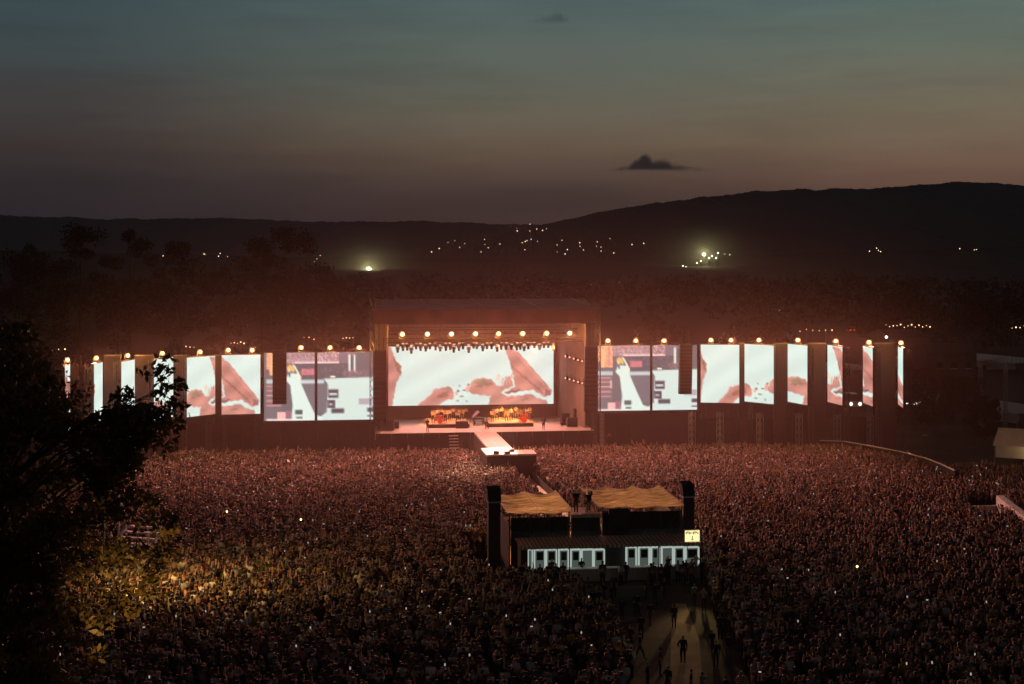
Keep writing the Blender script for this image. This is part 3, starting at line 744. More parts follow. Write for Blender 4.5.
for (x, d) in ((-1.0, -20.6), (.2, -20.8), (.9, -19.2)):
    t = tag(MB().box(-.3, .3, -.2, .2, 0, .3).build('floor_monitor', M['black']), 'small black wedge monitor lying on the white stage', 'monitor speaker', 'wedge monitors on the white stage')
    t.location = ST.world(x, d, DK); t.rotation_euler = (0, 0, TH + rnd.uniform(-.4, .4))

# ------------------------------------------------------------------ people
def skel(pose):
    """joints (name: position, radius) and bones for one standing figure facing +Y, feet at z=0"""
    J = {'pel': ((0, 0, .95), .13), 'waist': ((0, 0, 1.08), .125), 'chest': ((0, .01, 1.30), .15), 'neckb': ((0, 0, 1.46), .07),
         'chin': ((0, .02, 1.55), .065), 'head': ((0, .02, 1.64), .095), 'crown': ((0, .0, 1.72), .075)}
    B = [('pel', 'waist'), ('waist', 'chest'), ('chest', 'neckb'), ('neckb', 'chin'), ('chin', 'head'), ('head', 'crown')]
    arm = {'down': ((.035, .0, -.29), (-.01, .07, -.25), (-.01, .04, -.09)), 'up': ((.10, .06, .24), (-.02, .05, .26), (-.01, .0, .10)),
           'clap': ((.08, .16, -.06), (-.14, .14, .20), (-.05, .02, .09)), 'phone': ((.05, .20, .02), (-.08, .10, .26), (-.02, .02, .09)),
           'hip': ((.14, -.04, -.24), (-.10, .12, -.14), (-.06, .02, .0)), 'fold': ((.05, .08, -.26), (-.16, .18, .02), (-.08, .02, .02)), 'play': ((.10, .12, -.22), (-.02, .26, .0), (-.05, .06, 0))}
    leg = pose.get('leg', 'stand')
    for s, n in ((-1, 'l'), (1, 'r')):
        a = arm[pose['arm' + n]]; p = Vector((s * .19, 0, 1.40))
        J['sh' + n] = (tuple(p), .07); B.append(('chest', 'sh' + n)); prev = 'sh' + n
        for j, (nm, r) in enumerate((('el', .05), ('wr', .038), ('hd', .042))):
            p = p + Vector((s * a[j][0], a[j][1], a[j][2])); J[nm + n] = (tuple(p), r); B.append((prev, nm + n)); prev = nm + n
        f = {'stand': (0, 0), 'walk': (.16 * s, .30 * s), 'wide': (0.0, .02)}[leg]; wx = .1 if leg != 'wide' else .17
        J['hip' + n] = ((s * .10, 0, .88), .10); J['kn' + n] = ((s * wx, f[0] + .02, .50), .068); J['an' + n] = ((s * wx, f[1] - .02, .10), .045); J['to' + n] = ((s * (wx + .02), f[1] + .15, .045), .04)
        B += [('pel', 'hip' + n), ('hip' + n, 'kn' + n), ('kn' + n, 'an' + n), ('an' + n, 'to' + n)]
    if pose.get('bag'):
        J['bag'] = ((0, -.20, 1.24), .13); B.append(('chest', 'bag'))
    return J, B

def figure(pose, sub):
    J, B = skel(pose); names = list(J); idx = {n: i for i, n in enumerate(names)}
    me = bpy.data.meshes.new('fig'); me.from_pydata([J[n][0] for n in names], [(idx[a], idx[b]) for a, b in B], [])
    o = bpy.data.objects.new('fig', me); COL.objects.link(o)
    o.modifiers.new('skin', 'SKIN')
    for i, n in enumerate(names):
        sv = me.skin_vertices[0].data[i]; r = J[n][1]
        fx, fy = {'chest': (1.25, .8), 'waist': (1.05, .8), 'pel': (1.1, .85), 'head': (.82, 1.0)}.get(n, (1, 1))
        sv.radius = (r * fx, r * fy); sv.use_root = (n == 'pel')
    if sub:
        m = o.modifiers.new('sub', 'SUBSURF'); m.levels = sub; m.render_levels = sub
    dg = bpy.context.evaluated_depsgraph_get(); dg.update()
    em = bpy.data.meshes.new_from_object(o.evaluated_get(dg)); bpy.data.objects.remove(o); bpy.data.meshes.remove(me)
    # hair, skin, top, trousers, shoes by nearest bone
    lab = {}
    for a, b in B:
        k = b[:2]
        lab[(a, b)] = 2
        if b in ('chin', 'head', 'crown'): lab[(a, b)] = 0
        if b.startswith(('wr', 'hd')): lab[(a, b)] = 0
        if b.startswith(('hip', 'kn', 'an')): lab[(a, b)] = 3
        if b.startswith('to'): lab[(a, b)] = 4
        if b == 'bag': lab[(a, b)] = 4
    segs = [(Vector(J[a][0]), Vector(J[b][0]), lab[(a, b)], b) for a, b in B]
    mi = []
    for p in em.polygons:
        c = p.center; best = (9, 2, '')
        for (a, b, l, bn) in segs:
            ab = b - a; t = max(0, min(1, (c - a).dot(ab) / ab.length_squared)); dd = (c - a - ab * t).length - (.02 if bn == 'bag' else 0)
            if dd < best[0]: best = (dd, l, bn)
        l = best[1]
        if best[2] in ('head', 'crown', 'chin') and c.z > 1.52:
            l = 1 if (c.y < .055 or c.z > 1.70) else 0
            if pose.get('hair') == 'long' and best[2] == 'chin': l = 1
        if l == 2 and c.z < 1.0 and abs(c.x) < .2 and best[2] in ('waist', 'pel', 'hipl', 'hipr'): l = 3 if c.z < .96 else 2
        mi.append(l)
    # nose
    vn = max((v for v in em.vertices if 1.58 < v.co.z < 1.67 and abs(v.co.x) < .05), key=lambda v: v.co.y, default=None)
    if vn and sub: vn.co.y += .025
    em.polygons.foreach_set('material_index', mi)
    if sub: em.polygons.foreach_set('use_smooth', [True] * len(mi))
    return em
POSES = [dict(arml='down', armr='down'), dict(arml='hip', armr='down', hair='long'), dict(arml='up', armr='up'), dict(arml='phone', armr='phone'), dict(arml='clap', armr='clap', hair='long'),
         dict(arml='fold', armr='fold'), dict(arml='up', armr='down', hair='long'), dict(arml='down', armr='down', leg='walk'), dict(arml='down', armr='hip', leg='wide', bag=1), dict(arml='play', armr='play', leg='wide')]
PM = [objrand('person_skin', [(.42, .26, .19), (.50, .32, .24), (.30, .17, .11), (.46, .29, .22)], .6), objrand('person_hair', [(.02, .014, .01), (.06, .035, .02), (.22, .14, .06), (.03, .02, .015)], .5),
      objcol('person_top'), objrand('person_trousers', [(.015, .016, .022), (.03, .04, .07), (.05, .045, .04), (.02, .02, .02), (.10, .09, .08)]), mat('person_shoes', (.03, .028, .026))]
FIG = []
for ps in POSES:
    em = figure(ps, 1)
    for m in PM: em.materials.append(m)
    FIG.append(em)
LOW = [figure(ps, 0) for ps in POSES[:7]]

TOPS = [('black', (.010, .010, .011), 40), ('navy blue', (.012, .018, .04), 12), ('dark grey', (.035, .035, .038), 12), ('dark red', (.10, .014, .016), 5), ('brown', (.05, .03, .02), 6),
        ('white', (.72, .68, .64), 13), ('beige', (.34, .27, .19), 6), ('pale blue', (.22, .28, .36), 5), ('pink', (.42, .18, .19), 3), ('yellow', (.60, .36, .03), 2), ('green', (.05, .09, .045), 3)]
TW = np.array([t[2] for t in TOPS], float); TW /= TW.sum()

def person(p, rz, pose, top, label, group=None, h=1.0, cat='person', rx=0):
    o = bpy.data.objects.new('person', FIG[pose]); COL.objects.link(o)
    o.location = p; o.rotation_euler = (rx, 0, rz); o.scale = (h * 1.0, h * 1.0, h)
    o.color = tuple(TOPS[top][1] if isinstance(top, int) else top) + (1,)
    return tag(o, label, cat, group)

# where the crowd stands
def px_poly(pts, z=1.65): return [tuple(G(x, y, z).xy) for x, y in pts]
CROWD = px_poly([(168, 450), (300, 449), (470, 449), (500, 447), (527, 446.5), (700, 443), (845, 441), (900, 451), (940, 462.5), (1040, 466), (1064, 706), (-44, 706), (-44, 545), (90, 480)])
HOLES = []
def st_rect(a, b, c, d): return [tuple(ST.world(x, y).xy) for x, y in ((a, c), (b, c), (b, d), (a, d))]
def fo_rect(a, b, c, d): return [tuple(FO.world(x, y).xy) for x, y in ((a, c), (b, c), (b, d), (a, d))]
HOLES.append(st_rect(-2.6, 2.6, -18, 2)); HOLES.append(st_rect(-2.6, 4.2, -21.7, -15))
A0, A1 = Vector((1.2, 162.5)), Vector((7.2, 121.5)); ad_ = (A1 - A0).normalized(); an_ = Vector((ad_.y, -ad_.x))
HOLES.append([tuple(A0 + an_ * 1.25), tuple(A1 + an_ * 1.25), tuple(A1 - an_ * 1.25), tuple(A0 - an_ * 1.25)])
HOLES.append(fo_rect(FO.X(483, 2) - .4, FO.X(699, 2) + .6, -1.4, 12.5))
PATH = [tuple(G(x, y).xy) for x, y in ((548, 586), (706, 586), (714, 612), (737, 655), (770, 725), (618, 725), (634, 668), (612, 622), (592, 601))]
HOLES.append(PATH)
HOLES.append(px_poly([(968, 491), (1001, 493), (1003, 512), (972, 507)]))
BAR = [(845, 441), (900, 451), (940, 463), (962, 474)]                # right hand barrier line
def pip(X, Y, poly): return in_poly(X, Y, poly)
step = .60
gx, gy = np.meshgrid(np.arange(-75, 75, step), np.arange(72, 180, step)); gx = gx.ravel(); gy = gy.ravel()
gx = gx + (np.floor(gy / step) % 2) * step / 2
gx = gx + rng.uniform(-.2, .2, gx.shape); gy = gy + rng.uniform(-.2, .2, gy.shape)
ok = pip(gx, gy, CROWD)
for hpoly in HOLES: ok &= ~pip(gx, gy, hpoly)
ok &= np.abs(gx) < (560 * gy / F) + 1
keep = np.interp(gy, [74, 95, 125, 150], [.50, .62, .85, .93]); ok &= rng.random(gx.shape) < keep
# barrier gap
for (a, b) in zip(BAR[:-1], BAR[1:]):
    pa, pb = G(*a, 2.0).xy, G(*b, 2.0).xy; d = (pb - pa); Ld = d.length; d.normalize()
    t = (gx - pa.x) * d.x + (gy - pa.y) * d.y; o_ = np.abs((gx - pa.x) * d.y - (gy - pa.y) * d.x)
    ok &= ~((t > -.3) & (t < Ld + .3) & (o_ < .6))
PP = [(592, 614, 0, 0, 'dark figure standing left of the path near the bar'), (601, 620, 7, 0, 'person in black walking at the left edge of the path'), (612, 606, 0, 1, 'person in navy standing before the dark gap in the bar'),
      (622, 622, 5, 0, 'person in black with folded arms in the middle of the path'), (637, 618, 1, 0, 'person in black with a hand on the hip in mid path'), (650, 626, 7, 2, 'person in grey walking down the middle of the path'),
      (641, 640, 0, 0, 'dark figure standing lower on the brown path'), (674, 629, 0, 0, 'dark figure standing at the upper end of the pale track'), (683, 664, 1, 0, 'slim person in a black dress standing on the pale track'),
      (668, 696, 8, 0, 'person in black with a bulky backpack at the foot of the path'), (691, 697, 1, 2, 'person in grey with bare head at the foot of the pale track'), (702, 700, 4, 6, 'person in a pale top clapping beside the pale track'),
      (726, 704, 0, 0, 'dark figure standing right of the track at the picture foot'), (712, 655, 7, 1, 'person in navy walking right of the pale track'), (704, 612, 4, 6, 'person in beige clapping below the yellow sign'), (694, 606, 0, 7, 'person in pale blue standing below the yellow sign'),
      (631, 652, 0, 4, 'person in brown on the left side of the lower path'), (648, 690, 5, 4, 'person in brown with folded arms at the foot of the path'), (716, 668, 0, 0, 'dark figure in deep shade beside the track'), (753, 700, 1, 8, 'person in pink at the lower right corner of the path'),
      (612, 640, 5, 0, 'person in black with folded arms at the left rim of the path'), (618, 650, 0, 2, 'person in dark grey standing at the left rim of the path'), (624, 664, 0, 0, 'dark figure in a cluster low on the left rim of the path'), (631, 672, 1, 1, 'person in navy in a cluster low on the left rim of the path'),
      (640, 660, 7, 0, 'person in black stepping out of the cluster onto the path'), (604, 604, 1, 0, 'person in black waiting left of the dark gap in the bar'), (614, 598, 0, 2, 'person in dark grey waiting before the dark gap in the bar'), (646, 600, 0, 0, 'dark figure standing close to the bar in its right half'),
      (655, 606, 5, 1, 'person in navy with folded arms before the right bar counter'), (664, 600, 1, 0, 'person in black before the fridges in the right half'), (720, 640, 0, 2, 'person in dark grey at the right rim of the path'), (728, 662, 5, 0, 'person in black with folded arms at the right rim of the path'), (660, 676, 0, 3, 'person in dark red standing low on the path')]
for q_ in PP:
    g_ = G(q_[0], q_[1]); ok &= (np.hypot(gx - g_.x, gy - g_.y) > .55)
gx, gy = gx[ok], gy[ok]
od = np.argsort(gy); gx, gy = gx[od], gy[od]
N = len(gx); print('CROWD', N)
NP = 258                                  # the nearest ones are things of their own
pose_p = np.array([.46, .20, .045, .08, .08, .09, .045])
pose_i = rng.choice(7, N, p=pose_p); top_i = rng.choice(len(TOPS), N, p=TW); hgt = rng.normal(1.0, .06, N).clip(.84, 1.14)
tgt = ST.world(0, -6)
rzs = np.arctan2(tgt.y - gy, tgt.x - gx) - math.pi / 2 + rng.normal(0, .28, N)
PT = {0: 'standing still', 1: 'hand on hip', 2: 'with arms raised', 3: 'holding up a phone', 4: 'clapping overhead', 5: 'with folded arms', 6: 'raising one arm'}
PHONES = []
for k in range(NP):
    side = 'left of the path' if gx[k] < 9 else 'right of the path'
    lab = 'goer in %s top %s in near crowd %s' % (TOPS[top_i[k]][0], PT[pose_i[k]], side)
    person((gx[k], gy[k], 0), rzs[k], int(pose_i[k]), int(top_i[k]), lab, 'near crowd %s, %s top, %s' % (side, TOPS[top_i[k]][0], PT[pose_i[k]]), hgt[k])
SKINS = np.array([(.42, .26, .19), (.50, .32, .24), (.30, .17, .11), (.46, .29, .22)]); HAIRS = np.array([(.02, .014, .01), (.06, .035, .02), (.22, .14, .06), (.03, .02, .015)])
TROUS = np.array([(.015, .016, .022), (.03, .04, .07), (.05, .045, .04), (.02, .02, .02)])
TOPA = np.array([t[1] for t in TOPS])
V_, C_, LT, LS, PL = [], [], [], [], []; base = 0
for pi in range(7):
    em = LOW[pi]; nv = len(em.vertices)
    co_ = np.zeros(nv * 3); em.vertices.foreach_get('co', co_); co_ = co_.reshape(-1, 3)
    lt = np.zeros(len(em.polygons), int); em.polygons.foreach_get('loop_total', lt)
    lv = np.zeros(len(em.loops), int); em.loops.foreach_get('vertex_index', lv)
    fm_ = np.zeros(len(em.polygons), int); em.polygons.foreach_get('material_index', fm_)
    vm = np.full(nv, 2); fl = np.repeat(fm_, lt); vm[lv] = fl
    ids = np.where((pose_i == pi) & (np.arange(N) >= NP))[0]; K = len(ids)
    c, s = np.cos(rzs[ids])[:, None], np.sin(rzs[ids])[:, None]; hh = hgt[ids][:, None]
    x = (co_[None, :, 0] * c - co_[None, :, 1] * s) * hh + gx[ids][:, None]; y = (co_[None, :, 0] * s + co_[None, :, 1] * c) * hh + gy[ids][:, None]; z = co_[None, :, 2] * hh + 0 * x
    V_.append(np.stack([x, y, z], -1).reshape(-1, 3))
    colr = np.zeros((K, nv, 3)); kk = rng.integers(0, 4, K)
    sets = [SKINS[kk], HAIRS[rng.integers(0, 4, K)], TOPA[top_i[ids]], TROUS[rng.integers(0, 4, K)], np.full((K, 3), .02)]
    for m_ in range(5): colr[:, vm == m_, :] = sets[m_][:, None, :]
    C_.append(colr.reshape(-1, 3))
    LV = (lv[None, :] + (np.arange(K) * nv)[:, None] + base).ravel(); LS.append(LV); PL.append(np.tile(lt, K)); base += K * nv
    if pi in (2, 3, 6):
        hd = 1.40 + {2: .60, 3: .40, 6: .60}[pi]
        for q in ids:
            if rng.random() < (.26 if pi == 3 else .08): PHONES.append(q)
V_ = np.concatenate(V_); C_ = np.concatenate(C_); LS = np.concatenate(LS); PL = np.concatenate(PL)
me = bpy.data.meshes.new('crowd'); me.vertices.add(len(V_)); me.vertices.foreach_set('co', V_.ravel().astype(np.float32))
me.loops.add(len(LS)); me.loops.foreach_set('vertex_index', LS.astype(np.int32))
me.polygons.add(len(PL)); st_ = np.concatenate([[0], np.cumsum(PL)[:-1]]); me.polygons.foreach_set('loop_start', st_.astype(np.int32))
me.polygons.foreach_set('loop_total', PL.astype(np.int32)); me.update(calc_edges=True)
ca = me.color_attributes.new('wear', 'FLOAT_COLOR', 'POINT'); ca.data.foreach_set('color', np.concatenate([C_, np.ones((len(C_), 1))], 1).ravel().astype(np.float32))
me.materials.append(attr_diff('crowd_clothes', 'wear'))
cr = bpy.data.objects.new('crowd', me); COL.objects.link(cr)
tag(cr, 'packed mass of concert goers filling the field before the stage', 'crowd', kind='stuff')

# phones held up in the crowd
ph = MB(); ph.box(-.042, .042, 0, .012, -.08, .08, 0); ph.add([(-.038, -.003, -.074), (.038, -.003, -.074), (.038, -.003, .074), (-.038, -.003, .074)], [(0, 1, 2, 3)], 1)
ph0 = None
rng.shuffle(PHONES)
for q in PHONES[:270]:
    dz = {2: .62, 3: .42, 6: .62}[int(pose_i[q])] + 1.40
    p = Vector((gx[q], gy[q], dz * hgt[q] + .08)) + Vector((-math.sin(rzs[q]), math.cos(rzs[q]), 0)) * (.34 if pose_i[q] == 3 else .1)
    if ph0 is None:
        ph0 = ph.build('phone', [M['black'], M['phone']]); o = ph0
    else:
        o = ph0.copy(); COL.objects.link(o)
    o.location = p; o.rotation_euler = (rnd.uniform(-.3, .1), rnd.choice([0, 0, 1.57]), math.atan2(-p.x, p.y) * -1 * 0 + rnd.uniform(-.4, .4))
    side = 'left of the mixing tower' if p.x < 3 else 'right of the mixing tower'
    tag(o, 'phone with a lit screen held up in the crowd %s' % side, 'phone', 'lit phones held up %s' % side)
for (px, py, lab) in ((227, 512, 'bright yellow torch light held up in the left crowd by the tree'), (301, 520, 'yellow torch light held up in the middle of the left crowd'), (857, 567, 'yellow torch light held up in the dark right crowd')):
    mb = MB().box(-.045, .045, 0, .02, -.09, .09, 0); mb.sphere((0, -.05, .05), .09, 8, 5, mi=1)
    o = mb.build('phone_torch', [M['black'], M['torch']]); o.location = G(px, py, 2.0); tag(o, lab, 'torch')

# barriers, aisle, path
fl = MB(); za = .008
for k in range(24):
    p0 = A0 + (A1 - A0) * (k / 24 - .0); p1 = A0 + (A1 - A0) * ((k + .97) / 24)
    fl.add([(*(p0 + an_ * .88), za), (*(p1 + an_ * .88), za), (*(p1 - an_ * .88), za), (*(p0 - an_ * .88), za)], [(0, 1, 2, 3)])
tag(fl.build('aisle_floor', M['mat_floor']), kind='structure')
def barrier_line(pts, h, m, label, thick=.12, rail=None):
    c = pts[0]
    t = thing('crowd_barrier', label, 'barrier', (c[0], c[1], 0))
    mb = MB(); ft = MB()
    for (a, b) in zip(pts[:-1], pts[1:]):
        a, b = Vector(a), Vector(b); d = (b - a).normalized(); n = Vector((d.y, -d.x)) * thick / 2
        q = [a - n, b - n, b + n, a + n]
        if n.x * 0 + 1 > 0:
            mb.hexa([(*v, 0.02) for v in q] + [(*v, h) for v in q])
        k = int((b - a).length / 1.2)
        for i in range(k):
            p = a + (b - a) * (i + .5) / k; ft.box(p.x - .04, p.x + .04, p.y - .35, p.y + .35, .02, .07)
    if rail:
        rb = MB()
        for (a, b) in zip(pts[:-1], pts[1:]):
            a, b = Vector(a), Vector(b); d = (b - a).normalized(); n = Vector((d.y, -d.x)) * .09; q = [a - n, b - n, b + n, a + n]
            rb.hexa([(*v, h + .004) for v in q] + [(*v, h + .10) for v in q])
        rb.build('top_rail', rail, t, (c[0], c[1], 0))
    mb.build('panel', m, t, (c[0], c[1], 0)); ft.build('feet', M['steel'], t, (c[0], c[1], 0))
barrier_line([tuple(A0 + an_ * 1.0), tuple(A1 + an_ * 1.0)], 0.75, M['steel'], 'dark steel barrier along the left side of the pale aisle', .05)
barrier_line([tuple(A0 - an_ * 1.0), tuple(A1 - an_ * 1.0)], 0.75, M['steel'], 'dark steel barrier along the right side of the pale aisle', .05)
barrier_line([tuple(G(x, y, 2.0).xy) for x, y in ((820, 440), (845, 441), (868, 445), (900, 451), (925, 457.5), (940, 463), (955, 470))], 1.9, M['scrim'], 'pale topped barrier curving round the far right edge of the crowd', .12, M['white'])
barrier_line([tuple(G(x, y, 1.3).xy) for x, y in ((1000, 502), (1012, 512), (1040, 532))], 1.95, M['white'], 'thick pale wall slanting in at the right edge of the crowd', .7)
barrier_line([tuple(G(x, y, .9).xy) for x, y in ((962, 499), (970, 506))], 1.1, M['wall'], 'short pale wall stub in the right crowd')
barrier_line([tuple(G(x, y, .9).xy) for x, y in ((971, 507), (1000, 506))], 1.0, M['counter'], 'low dark wall across the gap in the right crowd', .3)
pm = MB().add([(x, y, .012) for x, y in PATH], [tuple(range(len(PATH)))][::1]); tag(pm.build('path', M['path']), kind='structure')
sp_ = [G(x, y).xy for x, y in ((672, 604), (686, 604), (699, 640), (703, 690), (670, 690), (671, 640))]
tag(MB().add([(*p, .02) for p in sp_], [tuple(range(6))]).build('pale_track', M['strip']), kind='structure')  # paler strip of ground laid over the path

# ------------------------------------------------------------------ mixing tower with the bar
def fx(px, d=0): return FO.X(px, d)
tw = thing('mixing_tower', 'dark mixing tower with two tan fabric canopies in the middle of the crowd', 'tower', FO.world(0, 5), TH)
fo_ = (0, 5, 0)
CZ = FO.Z(540, 513, 2.6)
def canopy(pa, pb, d0, d1, zf, nfold, ex=.25):
    mb = MB(); nx, ny = 24 * nfold, 44; vs = []
    x0, x1 = fx(pa, d0) - ex, fx(pb, d0) + ex
    for j in range(ny + 1):
        for i in range(nx + 1):
            t, q = i / nx, j / ny; x = x0 + (x1 - x0) * t
            sg = math.sin(math.pi * ((t * nfold) % 1.0)) if 0 < t < 1 else 0
            z = zf - .16 * sg * math.sin(math.pi * (.15 + .8 * q)) + .25 * q
            ph_ = 2.2 * math.sin(3.1 * t * nfold + 1.3) + 1.1 * math.sin(7.3 * t + 5 * q)
            z += sg ** .5 * .055 * math.sin(34 * q + ph_) + sg * .03 * math.sin(61 * q - 2 * ph_ + 9 * t)
            vs.append((x, d0 + (d1 - d0) * q + (.5 * sg * q ** 6 * -1), z - .25 * sg * q ** 8))
    n = nx + 1
    fs = [(j * n + i, j * n + i + 1, (j + 1) * n + i + 1, (j + 1) * n + i) for j in range(ny) for i in range(nx)]
    return mb.add(vs, fs)
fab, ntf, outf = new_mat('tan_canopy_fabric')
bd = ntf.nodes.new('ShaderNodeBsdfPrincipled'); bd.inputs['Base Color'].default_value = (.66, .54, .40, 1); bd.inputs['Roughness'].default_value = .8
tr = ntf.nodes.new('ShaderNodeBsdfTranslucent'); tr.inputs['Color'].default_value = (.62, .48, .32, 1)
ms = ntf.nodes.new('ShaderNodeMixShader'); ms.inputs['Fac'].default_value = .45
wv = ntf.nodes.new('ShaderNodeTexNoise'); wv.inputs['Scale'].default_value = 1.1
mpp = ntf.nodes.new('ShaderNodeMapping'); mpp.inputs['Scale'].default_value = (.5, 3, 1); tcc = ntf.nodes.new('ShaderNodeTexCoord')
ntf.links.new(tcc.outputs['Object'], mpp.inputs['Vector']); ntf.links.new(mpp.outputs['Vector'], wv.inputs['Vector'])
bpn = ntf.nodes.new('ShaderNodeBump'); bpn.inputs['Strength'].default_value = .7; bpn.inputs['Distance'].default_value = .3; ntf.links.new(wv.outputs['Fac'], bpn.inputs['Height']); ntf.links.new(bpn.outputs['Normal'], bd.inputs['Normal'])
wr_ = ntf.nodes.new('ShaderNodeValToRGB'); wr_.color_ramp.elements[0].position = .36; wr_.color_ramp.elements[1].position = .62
wr_.color_ramp.elements[0].color = (.34, .24, .15, 1); wr_.color_ramp.elements[1].color = (.74, .58, .40, 1)  # light and dark of the folds put into the fabric colour
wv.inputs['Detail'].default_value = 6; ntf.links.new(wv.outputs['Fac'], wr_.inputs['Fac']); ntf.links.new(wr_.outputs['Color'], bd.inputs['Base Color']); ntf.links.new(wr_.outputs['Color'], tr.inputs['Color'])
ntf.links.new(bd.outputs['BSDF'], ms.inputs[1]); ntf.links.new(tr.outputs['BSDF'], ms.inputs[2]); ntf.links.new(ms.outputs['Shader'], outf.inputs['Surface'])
ZL, ZR = FO.Z(540, 512.5, 2.6), FO.Z(645, 506.5, 2.6)
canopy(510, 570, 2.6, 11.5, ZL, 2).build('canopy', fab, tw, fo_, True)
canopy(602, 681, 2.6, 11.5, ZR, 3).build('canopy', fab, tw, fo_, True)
for (pa, pb, zf, nf) in ((510, 570, ZL, 2), (602, 681, ZR, 3)):
    x0, x1 = fx(pa, 2.6) - .25, fx(pb, 2.6) + .25
    for k in range(nf + 1):
        x = x0 + (x1 - x0) * k / nf
        MB().tube((x, 2.58, zf + .05), (x, 11.52, zf + .30), .035, n=5).build('canopy_seam', M['wood'], tw, fo_)
# walls below the canopies
MB().box(fx(511, 2.8), fx(568, 2.8), 2.8, 2.9, 0.02, ZL - .42).build('front_wall', M['scrim'], tw, fo_)
MB().box(fx(603, 2.8), fx(680, 2.8), 2.8, 2.9, 0.02, ZR - .42).build('front_wall', M['scrim'], tw, fo_)
MB().box(fx(609, 2.4), fx(629, 2.4), 2.35, 2.75, 2.2, ZR - .1).build('rack_cover', M['black'], tw, fo_)
for px in (509.5, 569, 602.5, 681.5):
    for d in (2.75, 11.3):
        z = ZL if px < 580 else ZR
        MB().tube((fx(px, 2.75), d, 0), (fx(px, 2.75), d, z), .06, n=6).build('post', M['steel'], tw, fo_)
for px, z in ((510, ZL), (681, ZR)):
    MB().box(fx(px, 2.8) - .04, fx(px, 2.8) + .04, 3.0, 11.0, .02, z - 1.0).build('side_wall', M['scrim'], tw, fo_)
for pa, pb, z in ((511, 568, ZL - .45), (603, 680, ZR - .45)):
    n = 3 if pb - pa < 60 else 4; x0, x1 = fx(pa, 2.7), fx(pb, 2.7)
    for k in range(n):
        a, b = x0 + (x1 - x0) * k / n, x0 + (x1 - x0) * (k + 1) / n
        MB().tube((a, 2.68, 2.9), (b, 2.68, z), .03, n=5).build('brace', M['steel'], tw, fo_)
        MB().tube((b, 2.72, .02), (b, 2.72, z), .04, n=5).build('scaffold_pole', M['steel'], tw, fo_)
    MB().tube((x0, 2.66, 3.4), (x1, 2.66, 3.4), .035, n=5).build('scaffold_rail', M['steel'], tw, fo_)
    cb = MB()
    for k in range(10): 
        t0, t1 = k / 10, (k + 1) / 10; cb.tube((x0 + (x1 - x0) * t0, 2.64, 3.9 - .35 * math.sin(math.pi * ((t0 * 2) % 1))), (x0 + (x1 - x0) * t1, 2.64, 3.9 - .35 * math.sin(math.pi * ((t1 * 2) % 1.0001))), .025, n=4)
    cb.build('cable', M['wire'], tw, fo_)
pz = FO.Z(585, 514.5, 2.6)
MB().box(fx(571, 2.6), fx(600, 2.6), 2.6, 6.0, pz - .25, pz).build('camera_platform', M['wood'], tw, fo_)
MB().box(fx(571, 2.7) + .05, fx(600, 2.7) - .05, 2.72, 2.82, 1.2, pz - .26).build('platform_cladding', M['black'], tw, fo_)
for px in (571.5, 599.5): MB().tube((fx(px, 2.65), 2.65, 0), (fx(px, 2.65), 2.65, pz - .25), .05, n=6).build('post', M['steel'], tw, fo_)
MB().box(fx(511, 3), fx(680, 3), 10.9, 11.0, .02, 1.3).build('rear_barrier', M['black'], tw, fo_)
MB().box(fx(511, 3), fx(680, 3), 3, 10.8, .62, .74).build('floor', M['wood'], tw, fo_)
for (px, d, w) in ((530, 8, 1.6), (555, 8, 1.3), (625, 8, 1.8), (655, 8, 1.6)):
    MB().box(fx(px, d) - w / 2, fx(px, d) + w / 2, d - .4, d + .4, .743, 1.75).build('mixing_desk', M['black'], tw, fo_)
for px, zc in ((519, ZL), (540, ZL), (560, ZL), (614, ZR), (641, ZR), (668, ZR)):
    for d in (4.4, 9.2):
        light('work_light', 'POINT', FO.world(fx(px, d), d, zc - 1.9), (1, .47, .18), 105, None, .15)

# speaker tower at each end
def delay_tower(pa, pb, yt, yg, d, label):
    s0, s1 = fx(pa, d), fx(pb, d); zt = FO.Z((pa + pb) / 2, yt, d); c = ((s0 + s1) / 2, d, 0); w = (s1 - s0) / 2
    t = thing('delay_tower', label, 'speaker tower', FO.world(c), TH, 'black speaker towers at the ends of the mixing tower')
    MB().box(-w, w, 0, .9, .02, zt - .9).build('cloth_cover', M['black'], t)
    MB().hexa([(-w - .05, -.1, zt - .88), (w + .05, -.1, zt - .88), (w + .05, .95, zt - .88), (-w - .05, .95, zt - .88), (-w - .05, .25, zt), (w + .05, .25, zt), (w + .05, 1.2, zt + .15), (-w - .05, 1.2, zt + .15)]).build('speaker_head', M['scrim'], t)
    MB().box(-w - .08, w + .08, -.14, .98, zt - 1.0, zt - .9).build('collar', M['alu'], t)
    for sx in (-1, 1): MB().tube((sx * w, .45, 1.6), (sx * (w + .9), .45, .05), .035, n=5).build('brace', M['alu'], t)
delay_tower(488.5, 500.5, 490, 541, 1.6, 'black speaker tower with a slanted head at the left end of the mixing tower')
delay_tower(683.5, 694, 485, 530, 3.2, 'black speaker tower with a tilted head at the right end of the mixing tower')

